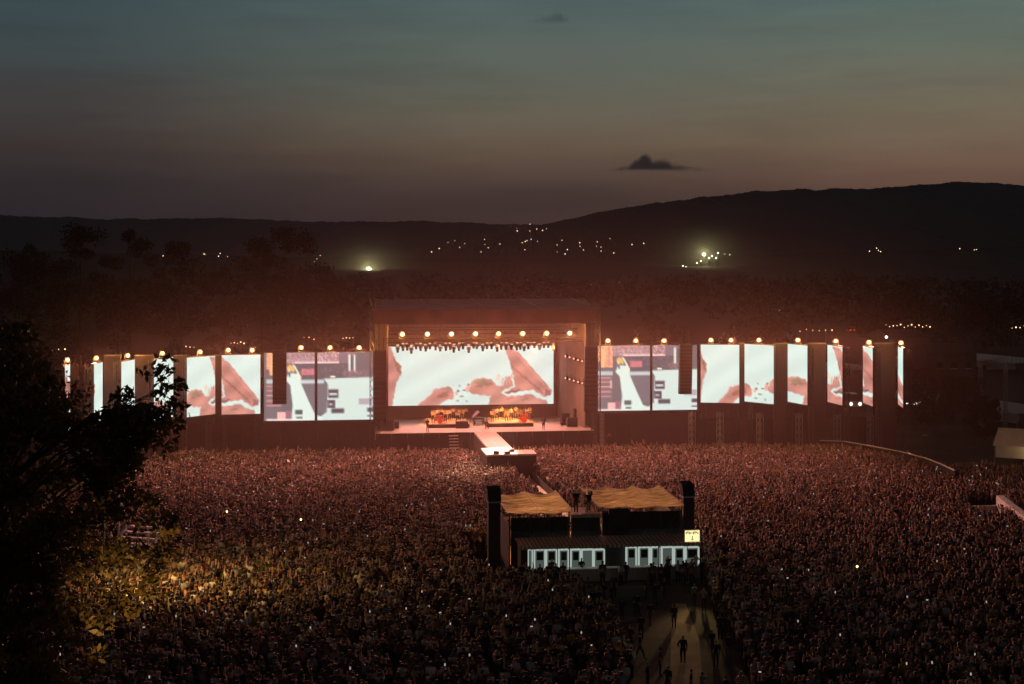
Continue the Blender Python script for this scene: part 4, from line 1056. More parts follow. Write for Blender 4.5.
# the bar below
br = thing('bar', 'long lit bar counter under a striped awning at the foot of the tower', 'bar', FO.world(0, 0), TH)
z_c0 = FO.Z(560, 570, -.1); 
CT = FO.Z(560, 569.5, -.1)
for (pa, pb) in ((517, 612), (612.4, 700)):
    x0, x1 = fx(pa, -.1), fx(pb, -.1); n = 7
    cb = MB()
    for k in range(n): cb.box(x0 + (x1 - x0) * k / n, x0 + (x1 - x0) * (k + 1) / n - .02, -.1, .45, .02, CT - .07)
    cb.build('counter', M['counter'], br)
    MB().box(x0 - .03, x1 + .0, -.16, .55, CT - .067, CT).build('counter_top', M['white'], br)
AW0 = FO.Z(560, 548.6, -.7) + .2; AW1 = FO.Z(560, 537, 2.2)
awm = mat('awning_cloth', (.42, .20, .13), .8); awm2 = mat('awning_pale_stripe', (.62, .50, .42), .8)
for (pa, pb, lab) in ((520, 606, 1), (607, 701, 2)):
    x0, x1 = fx(pa, -.7), fx(pb, -.7); aw = MB(); n = 42
    for k in range(n):
        a, b = x0 + (x1 - x0) * k / n, x0 + (x1 - x0) * (k + 1) / n
        aw.hexa([(a, -.7, AW0 - .03), (b, -.7, AW0 - .03), (b, 2.3, AW1 - .03), (a, 2.3, AW1 - .03), (a, -.7, AW0), (b, -.7, AW0), (b, 2.3, AW1), (a, 2.3, AW1)], k % 2)
        aw.box(a, b - .01, -.74, -.705, AW0 - .2 - (.03 if k % 2 else 0), AW0 + .01, k % 2)
    aw.build('awning', [awm, awm2], br)
MB().box(fx(517, 2.3), fx(528, 0), .1, 2.2, CT + .003, AW0 - .04).build('end_wall', M['black'], br)
MB().box(fx(606, 1.5), fx(626, 1.5), 1.5, 1.6, CT - .9, AW1 - .1).build('dark_back_wall', M['black'], br)
BT = AW0 - .08
bays = [(528, 533), (534.5, 545.6), (546.5, 557.2), (559, 569), (571, 581), (582, 593.5), (594.2, 605), (626.7, 637), (639, 650), (651.5, 659.5), (662, 673.6), (674.5, 685), (686, 699.5)]
for k, (pa, pb) in enumerate(bays):
    d = 1.0; x0, x1 = fx(pa, d), fx(pb, d)
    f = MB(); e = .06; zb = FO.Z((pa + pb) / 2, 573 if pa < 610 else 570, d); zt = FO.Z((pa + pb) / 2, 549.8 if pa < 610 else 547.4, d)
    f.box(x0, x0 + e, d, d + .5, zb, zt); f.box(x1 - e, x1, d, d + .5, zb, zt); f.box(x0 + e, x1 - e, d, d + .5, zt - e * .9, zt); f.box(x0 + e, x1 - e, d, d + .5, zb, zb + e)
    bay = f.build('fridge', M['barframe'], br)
    MB().box(x0 + e + .003, x1 - e - .003, d + .3, d + .42, zb + e, zt - e).build('lit_back', M['barlight'], bay)
    if (x1 - x0) > .5 and k not in (5, 10):
        MB().box(x0 + .19, x1 - .17, d + .1, d + .2, FO.Z((pa + pb) / 2, 560.5 if pa < 610 else 558, d), FO.Z((pa + pb) / 2, 552.3 if pa < 610 else 549.8, d)).build('dark_door', M['glass'], bay)
    s = MB()
    for j in range(4):
        x = x0 + .14 + (x1 - x0 - .28) * j / 3; s.tube((x, d + .15, zb + e), (x, d + .15, zb + e + rnd.uniform(.14, .26)), .035, .02, 6)
    s.build('bottles', M['glass'], bay)
for px in (569.5, 658.5):
    MB().tube((fx(px, -.62), -.62, 0), (fx(px, -.62), -.62, AW0 - .03), .045, n=6).build('awning_post', M['steel'], br)
light('bar_lamp', 'POINT', FO.world(fx(566, .2), .6, BT - .05), (.85, 1, .9), 10, None, .2)
light('bar_lamp', 'POINT', FO.world(fx(665, .2), .6, BT - .05), (.95, 1, .8), 10, None, .2)
# lit sign box
sx_ = FO.loc(692.3, 543, -.4)
sg = thing('lit_sign', 'glowing yellow sign box with a brown top band above the bar', 'sign', FO.world(sx_), TH)
ws = 8 * 108 / F; hs = 13.2 * 108 / F
MB().box(-ws, ws, .02, .3, .0, hs).build('case', M['wood'], sg)
MB().box(-ws + .03, ws - .03, 0, .017, .03, hs - .03).build('face', M['sign'], sg)
mk = MB(); 
for k in range(9): 
    a = -ws * .85 + k * ws * .19; mk.box(a, a + ws * .12, -.012, -.003, hs * (.72 + .05 * math.sin(k * 2.1)), hs * (.86 + .05 * math.sin(k * 1.3)))
mk.box(-.03, .03, -.012, -.003, hs * .3, hs * .55); mk.box(-.09, .09, -.012, -.003, hs * .22, hs * .28)
mk.build('brown_marks', M['signmark'], sg)
MB().tube((-ws * .6, .15, -.6), (-ws * .6, .15, 0), .03, n=5).build('bracket', M['steel'], sg)
light('sign_light', 'SPOT', FO.world(sx_.x + .4, -1.0, sx_.z + .5), (1, .66, .25), 1700, G(686, 672), .15, 30, .8)

# crew on the platform
pc = FO.world(fx(576.5, 3.4), 3.6, pz); person(pc, TH, 0, 0, 'person in black standing on the tower platform beside the camera', None, 1.04)
pc = FO.world(fx(588.5, 3.4), 3.2, pz); person(pc, TH + .2, 3, 0, 'person in black working a film camera on the tower platform', None, 1.0)
t = thing('film_camera', 'black film camera on a tripod on the tower platform', 'camera', FO.world(fx(590, 3.9), 3.9, pz), TH)
MB().box(-.14, .14, -.35, .35, 1.35, 1.65).build('body', M['black'], t); MB().tube((0, .35, 1.5), (0, .75, 1.5), .1, .13, 10).build('lens', M['black'], t)
for k in range(3):
    a = k * 2.1; MB().tube((0, 0, 1.35), (.45 * math.sin(a), .45 * math.cos(a), 0), .035, n=5).build('leg', M['black'], t)
# bar staff and customers
for (px, d, ps, tp, lab) in ((581.5, .72, 5, 0, 'bar worker in black behind the lit counter in its left half'), (668, .72, 3, 0, 'bar worker in black before the plain lit fridge at right'), (695.5, .75, 4, 5, 'bar worker in a white top under the yellow sign'), (552, .72, 4, 2, 'bar worker in grey before the fridges in the left half')):
    person(FO.world(fx(px, d), d, .0), TH + math.pi, ps, tp, lab, None, .98)
for k, (px, d, ps, tp) in enumerate(((540, -1.0, 0, 0), (549, -1.1, 1, 2), (556, -1.3, 0, 0), (563, -1.0, 5, 4), (626, -1.0, 7, 0), (686, -1.1, 1, 0), (692, -1.0, 8, 1))):
    person(FO.world(fx(px, d), d, .0), TH + rnd.uniform(-.4, .4), ps, tp, 'customer in %s top leaning on the lit bar counter%s' % (TOPS[tp][0], ' below the yellow sign' if px > 680 else ''), 'customers at the bar', rnd.uniform(.95, 1.04))
# people on the open path
for (px, py, ps, tp, lab) in PP:
    g = G(px, py); person(g, math.atan2(-(g.x - ST.o.x), ST.o.y - g.y) + rnd.choice([0, 0, 1.2, -1.3, 2.6, 3.3]) + rnd.uniform(-.5, .5), ps, tp, lab, None, rnd.uniform(.90, 1.04))
# striped shirt
g = G(741, 702); o = bpy.data.objects.new('person', FIG[1].copy()); COL.objects.link(o); o.location = g; o.rotation_euler = (0, 0, .1)
stm, nts, outs = new_mat('striped_shirt'); wvn = nts.nodes.new('ShaderNodeTexWave'); wvn.bands_direction = 'Z'; wvn.inputs['Scale'].default_value = 3.2
rr = nts.nodes.new('ShaderNodeValToRGB'); rr.color_ramp.elements[0].color = (.05, .02, .03, 1); rr.color_ramp.elements[1].color = (.6, .36, .33, 1); rr.color_ramp.elements[0].position = .45; rr.color_ramp.elements[1].position = .55
bs_ = nts.nodes.new('ShaderNodeBsdfPrincipled'); tcs = nts.nodes.new('ShaderNodeTexCoord')
nts.links.new(tcs.outputs['Object'], wvn.inputs['Vector']); nts.links.new(wvn.outputs['Color'], rr.inputs['Fac']); nts.links.new(rr.outputs['Color'], bs_.inputs['Base Color']); nts.links.new(bs_.outputs['BSDF'], outs.inputs['Surface'])
o.data.materials[2] = stm; tag(o, 'person in a shirt with broad pale stripes at the picture foot', 'person')

# ------------------------------------------------------------------ band on stage
def riser(pa, pb, d0, d1, h, lab):
    x0, x1 = ST.X(pa, d0), ST.X(pb, d0)
    t = thing('riser', lab, 'platform', ST.world((x0 + x1) / 2, d0, DK), TH)
    MB().box(x0, x1, d0, d1, DK + h - .1, DK + h).build('top', M['wood'], t, ((x0 + x1) / 2, d0, DK))
    MB().box(x0 + .05, x1 - .05, d0 + .04, d1 - .04, DK, DK + h - .103).build('frame', M['black'], t, ((x0 + x1) / 2, d0, DK))
    return t
riser(428, 470, 5, 12, .55, 'low black band platform on the left half of the stage'); riser(487, 534, 5, 12, .55, 'low black band platform on the right half of the stage'); riser(455.5, 468.5, 4.2, 4.9, 1.0, 'black keyboard stand block left of the runway')
mus = []
for (pa, pb, side) in ((431, 468, 'left'), (490, 532, 'right')):
    for k in range(9):
        px = pa + (pb - pa) * (k + .5) / 9; d = 6.2 + (k % 3) * 2.1
        p = ST.world(ST.X(px, d), d, DK + .55)
        person(p, TH + math.pi + rnd.uniform(-.4, .4), 9, [6, 5, 4, 6][k % 4], 'musician in pale clothes playing on the %s band platform' % side, 'musicians on the %s platform' % side, .98)
        if k % 2 == 0:
            q = ST.world(ST.X(px, d) - .1, d - .7, DK + .55)
            t = thing('music_stand', 'music stand with a lit sheet on the %s band platform' % side, 'music stand', q, TH, 'music stands on the %s platform' % side)
            MB().tube((0, 0, 0), (0, 0, 1.1), .02, n=5).build('pole', M['steel'], t); MB().hexa([(-.25, .02, 1.05), (.25, .02, 1.05), (.25, .05, 1.05), (-.25, .05, 1.05), (-.25, .14, 1.4), (.25, .14, 1.4), (.25, .17, 1.4), (-.25, .17, 1.4)]).build('desk', M['wood'], t)
for (px, d, lab) in ((440, 5.6, 'brass drum kit on the left band platform'), (524, 5.6, 'brass drum kit on the right band platform')):
    t = thing('drum_kit', lab, 'drum kit', ST.world(ST.X(px, d), d, DK + .55), TH)
    MB().tube((0, -.3, .35), (0, .2, .35), .35, n=14).build('bass_drum', M['red'], t)
    for (x, y, z) in ((-.55, .1, .5), (.6, .1, .5), (-.2, .1, .9), (.2, .1, .9)): MB().tube((x, y, z - .15), (x, y, z + .15), .2, n=12).build('drum', M['red'], t)
    for (x, z) in ((-.8, 1.2), (.8, 1.25), (-.45, 1.45), (.5, 1.5)):
        c = MB(); c.tube((x, .1, z), (x, .1, z + .025), .26, n=14); c.tube((x, .1, 0), (x, .1, z), .018, n=4); c.build('cymbal', M['brass'], t)
for (px, d) in ((434, 11), (446, 11), (461, 11.4), (495, 11.4), (507, 11), (516, 11.4), (529, 11)):
    t = thing('amplifier', 'tan cloth fronted amplifier stack at the back of a band platform', 'amplifier', ST.world(ST.X(px, d), d, DK + .55), TH, 'amplifier stacks behind the band')
    MB().box(-.45, .45, 0, .4, 0, .8).build('cabinet', M['black'], t); MB().box(-.4, .4, -.012, -.002, .05, .75).build('grille', M['wood'], t); MB().box(-.4, .4, .02, .38, .803, 1.1).build('head_unit', M['brass'], t)
for (px, d, lab) in ((427.5, 1.0, 'stage hand in black crouched beside the left band platform'), (543.5, 1.0, 'stage hand in black near the right end of the stage')):
    person(ST.world(ST.X(px, d), d, DK), TH + math.pi, 5, 0, lab, None, 1.0)
person(ST.world(ST.X(487, 3), 3.0, DK), TH + math.pi, 9, 5, 'singer in white standing at the head of the runway')
g = ST.loc(609, 434, -1.6); person(ST.world(g.x, -1.6, 0.9), TH + math.pi, 4, 4, 'worker standing on a small deck below the wide right screen')
t = thing('work_deck', 'small lit work deck below the wide right singer screen', 'platform', ST.world(g.x, -1.6), TH)
MB().box(-1.2, 1.2, -.7, .8, .8, .9).build('top', M['wood'], t)
for sx in (-1, 1): MB().box(sx * 1.1 - .05, sx * 1.1 + .05, -.6, .7, .02, .797).build('trestle', M['alu'], t)
MB().truss((-.8, .6, .9), (-.8, .6, 5.2), .35, .04).build('truss', M['alu'], t)
t = thing('grand_piano', 'black grand piano between the two band platforms', 'piano', ST.world(ST.X(478, 8), 8, DK), TH)
body = MB(); oc = [(-.75, -.8), (.75, -.8), (.75, .3), (.35, .9), (-.1, 1.3), (-.6, 1.3), (-.75, .9)]
body.add([(x, y, .65) for x, y in oc] + [(x, y, 1.0) for x, y in oc], [tuple(reversed(range(7))), tuple(range(7, 14))] + [(k, (k + 1) % 7, 7 + (k + 1) % 7, 7 + k) for k in range(7)]); body.build('body', M['black'], t)
MB().hexa([(-.74, -.5, 1.003), (-.70, -.5, 1.003), (-.70, 1.2, 1.003), (-.74, 1.2, 1.003), (.2, -.5, 1.8), (.24, -.5, 1.8), (.0, 1.1, 1.8), (-.04, 1.1, 1.8)]).build('lid', M['red'], t)
MB().box(-.6, .6, -.95, -.803, .68, .76).build('keyboard', M['white'], t)
for (x, y) in ((-.6, -.6), (.6, -.6), (-.3, 1.0)): MB().tube((x, y, 0), (x, y, .65), .06, .08, 8).build('leg', M['black'], t)
# cases and plants in the wings
for (px, d, w, h) in ((565, 6, 1.2, 1.6), (572, 4, 1.4, 1.2), (578, 7, 1.2, 2.1), (390, 3.0, 1.0, 1.5), (395, 5, 1, 1)):
    t = thing('flight_case', 'black flight case stacked in the %s stage wing' % ('right' if px > 480 else 'left'), 'case', ST.world(ST.X(px, d), d, DK), TH, 'flight cases in the %s wing' % ('right' if px > 480 else 'left'))
    MB().box(-w / 2, w / 2, -.4, .4, 0.1, h).build('body', M['black'], t)
    e = MB()
    for sx in (-1, 1): e.box(sx * w / 2 - .03, sx * w / 2 + .03, -.43, -.405, .1, h)
    e.build('edge_trim', M['alu'], t)

# stage light: warm on the band, pink on the deck, white on the small stage
for (px, tx) in ((415, 440), (440, 448), (470, 456), (500, 500), (530, 515), (555, 525)):
    light('band_spot', 'SPOT', ST.world(ST.X(px, 2.3), 2.3, TZ - .5), (1, .30, .055), 18000, ST.world(ST.X(tx, 8), 8, DK + 1), .15, 34, .6)
for px in (410, 435, 460, 505, 530, 552):
    light('deck_wash', 'SPOT', ST.world(ST.X(px, 6.4), 6.2, TZ + .4), (1, .36, .30), 4600, ST.world(ST.X(px, 4), 3, DK), .3, 80, .8)
light('runway_spot', 'SPOT', ST.world(ST.X(460, 2), 1.8, TZ), (1, .42, .34), 900, ST.world(0, -7, DK), .2, 34, .8)
light('white_spot', 'SPOT', ST.world(ST.X(520, 2), 1.8, TZ), (.85, 1, .92), 7000, ST.world(-.4, -18.6, DK), .15, 12, .4)
light('aisle_spot', 'SPOT', ST.world(ST.X(515, 2), 1.8, TZ), (1, .62, .36), 26000, (3.6, 146, 0), .2, 9, .9)
light('crowd_spot', 'SPOT', ST.world(ST.X(540, 2), 1.8, TZ), (1, .68, .40), 150000, ST.world(-3.5, -24, 1.5), .2, 17, .9)

# ------------------------------------------------------------------ trees
def leaves(centres, radii, counts, size, flat=.8):
    n = int(sum(counts)); c = np.repeat(np.array(centres), counts, 0); r = np.repeat(np.array(radii), counts)
    v = rng.normal(0, 1, (n, 3)); v /= np.linalg.norm(v, axis=1)[:, None]; v *= (rng.random(n) ** .45 * r)[:, None]; v[:, 2] *= flat
    p = c + v
    a = rng.normal(0, 1, (n, 3)); a /= np.linalg.norm(a, axis=1)[:, None]; b = np.cross(a, rng.normal(0, 1, (n, 3))); b /= np.linalg.norm(b, axis=1)[:, None]
    s = (size * rng.uniform(.6, 1.35, n))[:, None]; m = np.cross(a, b) * s * .18
    V = np.stack([p - a * s, p + b * s * .45 + m, p + a * s, p - b * s * .45 + m], 1).reshape(-1, 3)
    return V, n
def leaf_obj(name, V, n, m, parent, org):
    me = bpy.data.meshes.new(name); V = V - np.array(org)
    me.vertices.add(len(V)); me.vertices.foreach_set('co', V.ravel().astype(np.float32)); me.loops.add(4 * n); me.loops.foreach_set('vertex_index', np.arange(4 * n, dtype=np.int32))
    me.polygons.add(n); me.polygons.foreach_set('loop_start', np.arange(0, 4 * n, 4, dtype=np.int32)); me.polygons.foreach_set('loop_total', np.full(n, 4, np.int32)); me.update(calc_edges=True)
    me.materials.append(m); o = bpy.data.objects.new(name, me); COL.objects.link(o); o.parent = parent
    return o
# the near tree on the left
TY = 36.0; tb = Vector(((-6 - 512) * TY / F, TY, 0))
nt_ = thing('tree', 'large dark leafy tree filling the lower left corner of the picture', 'tree', tb)
cl, rd, ct = [], [], []
zones = [ # photo outline of the crown masses, how many clumps, distance range, clump radius, leaves each
    ([(-60, 365), (10, 350), (40, 400), (55, 480), (45, 600), (35, 700), (-60, 700)], 64, (33, 40), .70, 330),
    ([(50, 440), (110, 405), (145, 412), (150, 460), (120, 490), (70, 515), (45, 480)], 38, (33, 39), .46, 95),
    ([(120, 390), (150, 398), (188, 412), (186, 440), (150, 458), (120, 440)], 17, (33.5, 37.5), .34, 46),
    ([(140, 385), (152, 362), (170, 358), (182, 395), (165, 415)], 11, (34, 36.5), .30, 20),
    ([(55, 500), (110, 480), (178, 490), (176, 535), (130, 550), (60, 570)], 34, (33, 39), .36, 46),
    ([(45, 560), (110, 545), (165, 545), (150, 600), (110, 640), (70, 700), (35, 690)], 40, (33, 39), .40, 44),
    ([(0, 322), (20, 312), (34, 330), (40, 370), (0, 370)], 14, (34, 38), .30, 60),
    ([(30, 345), (62, 400), (75, 440), (50, 450), (20, 390)], 20, (34, 38), .34, 70)]
for (poly, n, (ya, yb), r0, m) in zones:
    xs = [p[0] for p in poly]; ys = [p[1] for p in poly]; k = 0
    while k < n:
        px, py = rnd.uniform(min(xs), max(xs)), rnd.uniform(min(ys), max(ys))
        if not in_poly(np.array([px]), np.array([py]), poly)[0]: continue
        cl.append(tuple(W(px, py, rnd.uniform(ya, yb)))); rd.append(r0 * rnd.uniform(.7, 1.35)); ct.append(int(m * rnd.uniform(.6, 1.3))); k += 1
for k in range(45):                      # the half of the crown outside the picture
    a = rnd.uniform(1.2, 4.9); q = rnd.uniform(.8, 5); cl.append((tb.x + q * math.cos(a), tb.y + q * math.sin(a), rnd.uniform(12, 22))); rd.append(.9); ct.append(120)
V, n = leaves(cl, rd, ct, .105); leaf_obj('crown', V, n, M['leaf'], nt_, tb)
tk = MB(); tk.tube((0, 0, 0), (.1, 0, 6), .42, .34, 10); tk.tube((.1, 0, 6), (-.1, .1, 12), .34, .24, 10); tk.tube((-.1, .1, 12), (.2, 0, 20), .24, .08, 8)
for k in range(0, len(cl), 7):
    c = Vector(cl[k]) - tb; z = max(7, min(19, c.z - 1.5 - .25 * c.xy.length)); a = Vector((0, .05, z)); m_ = a + (c - a) * .5 + Vector((0, 0, .35))
    tk.tube(a, m_, .06, .035, 5); tk.tube(m_, c, .035, .012, 4)
tk.build('trunk', M['bark'], nt_)

def far_tree(px, ytop, Y, wpx, label, nleaf=6500, m='dleaf', base=0.0, shape=1.0):
    tp = W(px, ytop, Y); h = tp.z - base; w = wpx * Y / F / 2
    t = thing('tree', label, 'tree', (tp.x, Y, base), 0, None)
    cs, rs, cn = [], [], []
    for k in range(26):
        q = rnd.random() ** .8; z = h * (.10 + .85 * q); rr_ = w * math.sin(math.pi * min(1, .18 + .74 * q)) ** .7
        a = rnd.uniform(0, 6.28); e = rnd.random() ** .5
        cs.append((tp.x + rr_ * e * math.cos(a), Y + rr_ * e * math.sin(a), base + z)); rs.append(w * rnd.uniform(.22, .4)); cn.append(nleaf // 26)
    cs.append((tp.x, Y, base + h * .93)); rs.append(w * .2); cn.append(nleaf // 40)
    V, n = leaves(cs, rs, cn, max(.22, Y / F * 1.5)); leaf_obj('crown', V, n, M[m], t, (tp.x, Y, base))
    tk = MB().tube((0, 0, 0), (0, 0, h * .8), h * .010 + .08, .05, 6)
    for k in range(0, 24, 3): tk.tube((0, 0, h * rnd.uniform(.25, .6)), Vector(cs[k]) - Vector((tp.x, Y, base)), .14, .03, 4)
    tk.build('trunk', M['bark'], t)
for args in ((285, 222, 300, 84, 'tallest dark tree standing behind the wide left screen'), (262, 236, 305, 60, 'broad dark tree just left of the tallest one behind the screens'), (130, 222, 290, 60, 'tall dark tree behind the narrow left screens with a round top'),
             (80, 224, 300, 70, 'tall dark tree at far left behind the thinnest screen'), (180, 238, 310, 60, 'dark tree behind the leafy narrow screen'), (30, 240, 310, 80, 'wide dark tree at the far left edge above the near tree'),
             (325, 262, 290, 60, 'lower dark tree between the tall tree and the stage roof'), (225, 262, 280, 54, 'low dark tree behind the two widest tall left screens'), (350, 296, 260, 40, 'small dark tree tight beside the stage roof tower'),
             (935, 366, 200, 54, 'dark tree standing beyond the far right screen'), (965, 376, 205, 52, 'dark tree right of the barrier end'), (910, 384, 215, 46, 'low dark tree behind the thinnest far right screen'),
             (985, 395, 196, 36, 'small dark tree under the thin goalpost gantry'), (900, 296, 420, 90, 'distant dark tree above the lit car park'), (985, 300, 400, 90, 'distant dark tree at the right edge'), (760, 318, 330, 70, 'dark tree behind the pale face screen'), (660, 322, 330, 66, 'dark tree behind the wide right screen')):
    far_tree(*args)
# far wood as one mass
cs, rs, cn = [], [], []
for k in range(420):
    Y = rnd.uniform(500, 1300); px = rnd.uniform(-60, 1090); 
    cs.append(((px - 512) * Y / F, Y, rnd.uniform(3, 11))); rs.append(rnd.uniform(5, 12)); cn.append(60)
V, n = leaves(cs, rs, cn, 1.5, .7); V[:, 2] = np.maximum(V[:, 2], .1)
fw = leaf_obj('far_wood', V, n, M['dleaf'], None, (0, 0, 0)); tag(fw, 'dark belt of distant woodland behind the stage', 'wood', kind='stuff')

# ------------------------------------------------------------------ lights of the valley
def on_hill(px, py):
    Y = 700.0
    while Y < 7500:
        p = W(px, py, Y)
        if hill_h(p.x, Y) >= p.z - 6: return p
        Y *= 1.01
    return W(px, py, 5000)
TL = []
for (n, x0, x1, y0, y1) in ((8, 500, 560, 224, 232), (11, 430, 510, 238, 252), (22, 515, 645, 238, 254), (4, 150, 232, 252, 257), (5, 195, 228, 253, 257), (8, 0, 48, 258, 262), (5, 868, 886, 246, 252), (3, 905, 1015, 246, 252), (5, 870, 920, 284, 290), (6, 585, 620, 280, 285), (3, 500, 530, 279, 284), (4, 775, 790, 305, 312), (3, 300, 322, 252, 262), (4, 670, 745, 250, 268)):
    for k in range(n): TL.append((rnd.uniform(x0, x1), rnd.uniform(y0, y1)))
mm = {}
for k, (px, py) in enumerate(TL):
    if py <= 263: p = on_hill(px, py)
    else: p = G(px, py, 6)
    base = max(0, p.z - 8); r = p.y / F * rnd.choice([.27, .34, .46]); 
    mb = MB(); mb.tube((0, 0, -6), (0, 0, p.z - base), p.y / F * .05 + .08, n=4, mi=0); mb.sphere((0, 0, p.z - base), r, 8, 6, mi=1)
    o = mb.build('street_lamp', [M['steel'], M['town'] if rnd.random() < .7 else M['townw']]); o.location = (p.x, p.y, base)
    zone = 'on the slope of the wooded hill' if px > 500 and py < 258 else ('on the dark plain behind the stage' if py > 262 else 'in the far valley on the left')
    tag(o, 'tiny street lamp glowing %s' % zone, 'street lamp', 'street lamps %s' % zone)
# floodlit places
def flood_mast(px, py, Y, r, power, label, grp=None):
    p = W(px, py, Y); b = 0
    t = thing('floodlight_mast', label, 'floodlight', (p.x, p.y, b), 0, grp)
    MB().tube((0, 0, 0), (0, 0, p.z), .9, .5, 6).build('mast', M['steel'], t); MB().sphere((0, 0, p.z), r, 10, 7).build('lamp_head', M['flood'], t)
    if power: light('flood_light', 'POINT', (p.x, p.y - r - 2, p.z + 1), (1, .90, .48), power, None, 1)
flood_mast(369, 269.5, 2000, 3.4, 6e4, 'bright floodlight with a yellow green halo on the plain left of the stage')
for k, (px, py) in enumerate(((379, 273.5), (383, 275), (387, 273), (391, 275.5), (395, 274))):
    flood_mast(px, py, 1950, 1.0, 0, 'small pale lamp in the row beside the bright left floodlight', 'row of small lamps by the left floodlight')
flood_mast(704, 254.5, 2100, 2.2, 5e4, 'bright floodlight on a tall mast below the wooded hill')
for k, (px, py) in enumerate(((712, 256), (716, 258), (709, 258), (718, 253), (701, 261), (697, 263), (683, 266), (678, 268.5), (686, 267))):
    flood_mast(px, py, 2080, 1.0 if k < 4 else .8, 0, 'pale lamp clustered round the floodlight below the wooded hill', 'lamps around the right floodlight')
for (px, py, Y, r) in ((369, 269.5, 2000, 80), (704, 256, 2100, 85)):
    o = MB().sphere((0, 0, 0), 1, 24, 14).build('halo_air', soft_volume('halo_volume', (.95, .97, .8), 3.0e-3, 0, 3.2), smooth=True); o.scale = (r * 1.7, r, r * .8); o.location = W(px, py, Y); tag(o, kind='stuff')  # added air volume that gives each floodlight its halo
# lamps behind the screens: small festoons and far car park
FEST = [((46, 65), 350.5, 4, 'behind the thinnest far left screen'), ((186, 194), 346.5, 3, 'above the bent brown shape screen'), ((231, 244), 342.5, 5, 'above the slanting brown arm screen'), ((304, 314), 338.5, 3, 'above the singer on the wide left screen'), ((343, 353), 337.5, 4, 'beside the left stage tower'),
        ((800, 832), 330.5, 6, 'behind the brown band screen'), ((886, 930), 326, 13, 'along the lit car park at right'), ((1012, 1024), 327, 4, 'at the right picture edge')]
for ((x0, x1), py, n, lab) in FEST:
    for k in range(n):
        px = x0 + (x1 - x0) * k / max(1, n - 1); Y = 250; p = W(px, py + rnd.uniform(-1.5, 1.5), Y)
        mb = MB(); mb.tube((0, 0, 0), (0, 0, p.z), .03, n=4, mi=0); mb.sphere((0, 0, p.z), rnd.uniform(.045, .12), 8, 6, mi=1)
        o = mb.build('post_lamp', [M['steel'], M['town']]); o.location = (p.x, p.y, 0); tag(o, 'small warm post lamp %s' % lab, 'lamp', 'post lamps %s' % lab)

# van with headlights, red tail lamps, buildings and tents on the right
def van(px, py, Y, rz, label):
    g = W(px, py, Y); t = thing('van', label, 'van', (g.x, g.y, max(0, g.z - .75)), rz)
    MB().hexa([(-.95, -2.2, .35), (.95, -2.2, .35), (.95, 2.4, .35), (-.95, 2.4, .35), (-.95, -2.2, 1.1), (.95, -2.2, 1.1), (.95, 2.4, 1.1), (-.95, 2.4, 1.1)]).build('body', M['counter'], t)
    MB().hexa([(-.93, -1.5, 1.103), (.93, -1.5, 1.103), (.93, 2.38, 1.103), (-.93, 2.38, 1.103), (-.8, -.8, 2.1), (.8, -.8, 2.1), (.8, 2.3, 2.1), (-.8, 2.3, 2.1)]).build('cabin', M['glass'], t)
    for sx in (-1, 1):
        MB().tube((sx * .68, -2.2, .75), (sx * .68, -2.26, .75), .24, n=12).build('headlight', M['head'], t)
        for y in (-1.4, 1.6): MB().tube((sx * .8, y, .34), (sx * .97, y, .34), .34, n=14).build('wheel', M['black'], t)
    return g
g = van(852, 402.5, 215, 0, 'parked van with both headlights lit between two slim right screens')
for sx in (-.7, .7): light('headlight_beam', 'SPOT', (g.x + sx, g.y - 2.5, g.z), (.85, 1, .75), 120, (g.x + sx, g.y - 30, g.z - 2), .1, 60, .8)
def car(px, py, Y, label):
    g = G(px, py, .8) if Y is None else W(px, py, Y); t = thing('car', label, 'car', (g.x, g.y, max(0, g.z - .8)), .1)
    MB().box(-.9, .9, -2.1, 2.1, .3, .95).build('body', M['steel'], t); MB().hexa([(-.85, -1.5, .953), (.85, -1.5, .953), (.85, 1.3, .953), (-.85, 1.3, .953), (-.7, -.9, 1.5), (.7, -.9, 1.5), (.7, .8, 1.5), (-.7, .8, 1.5)]).build('cabin', M['glass'], t)
    for sx in (-1, 1):
        MB().box(sx * .7 - .18, sx * .7 + .18, -2.14, -2.103, .65, .9).build('tail_lamp', M['redlamp'], t)
        for y in (-1.3, 1.4): MB().tube((sx * .75, y, .32), (sx * .92, y, .32), .32, n=12).build('wheel', M['black'], t)
car(850.5, 331, 500, 'dark car with two red tail lamps beyond the slim right screens')
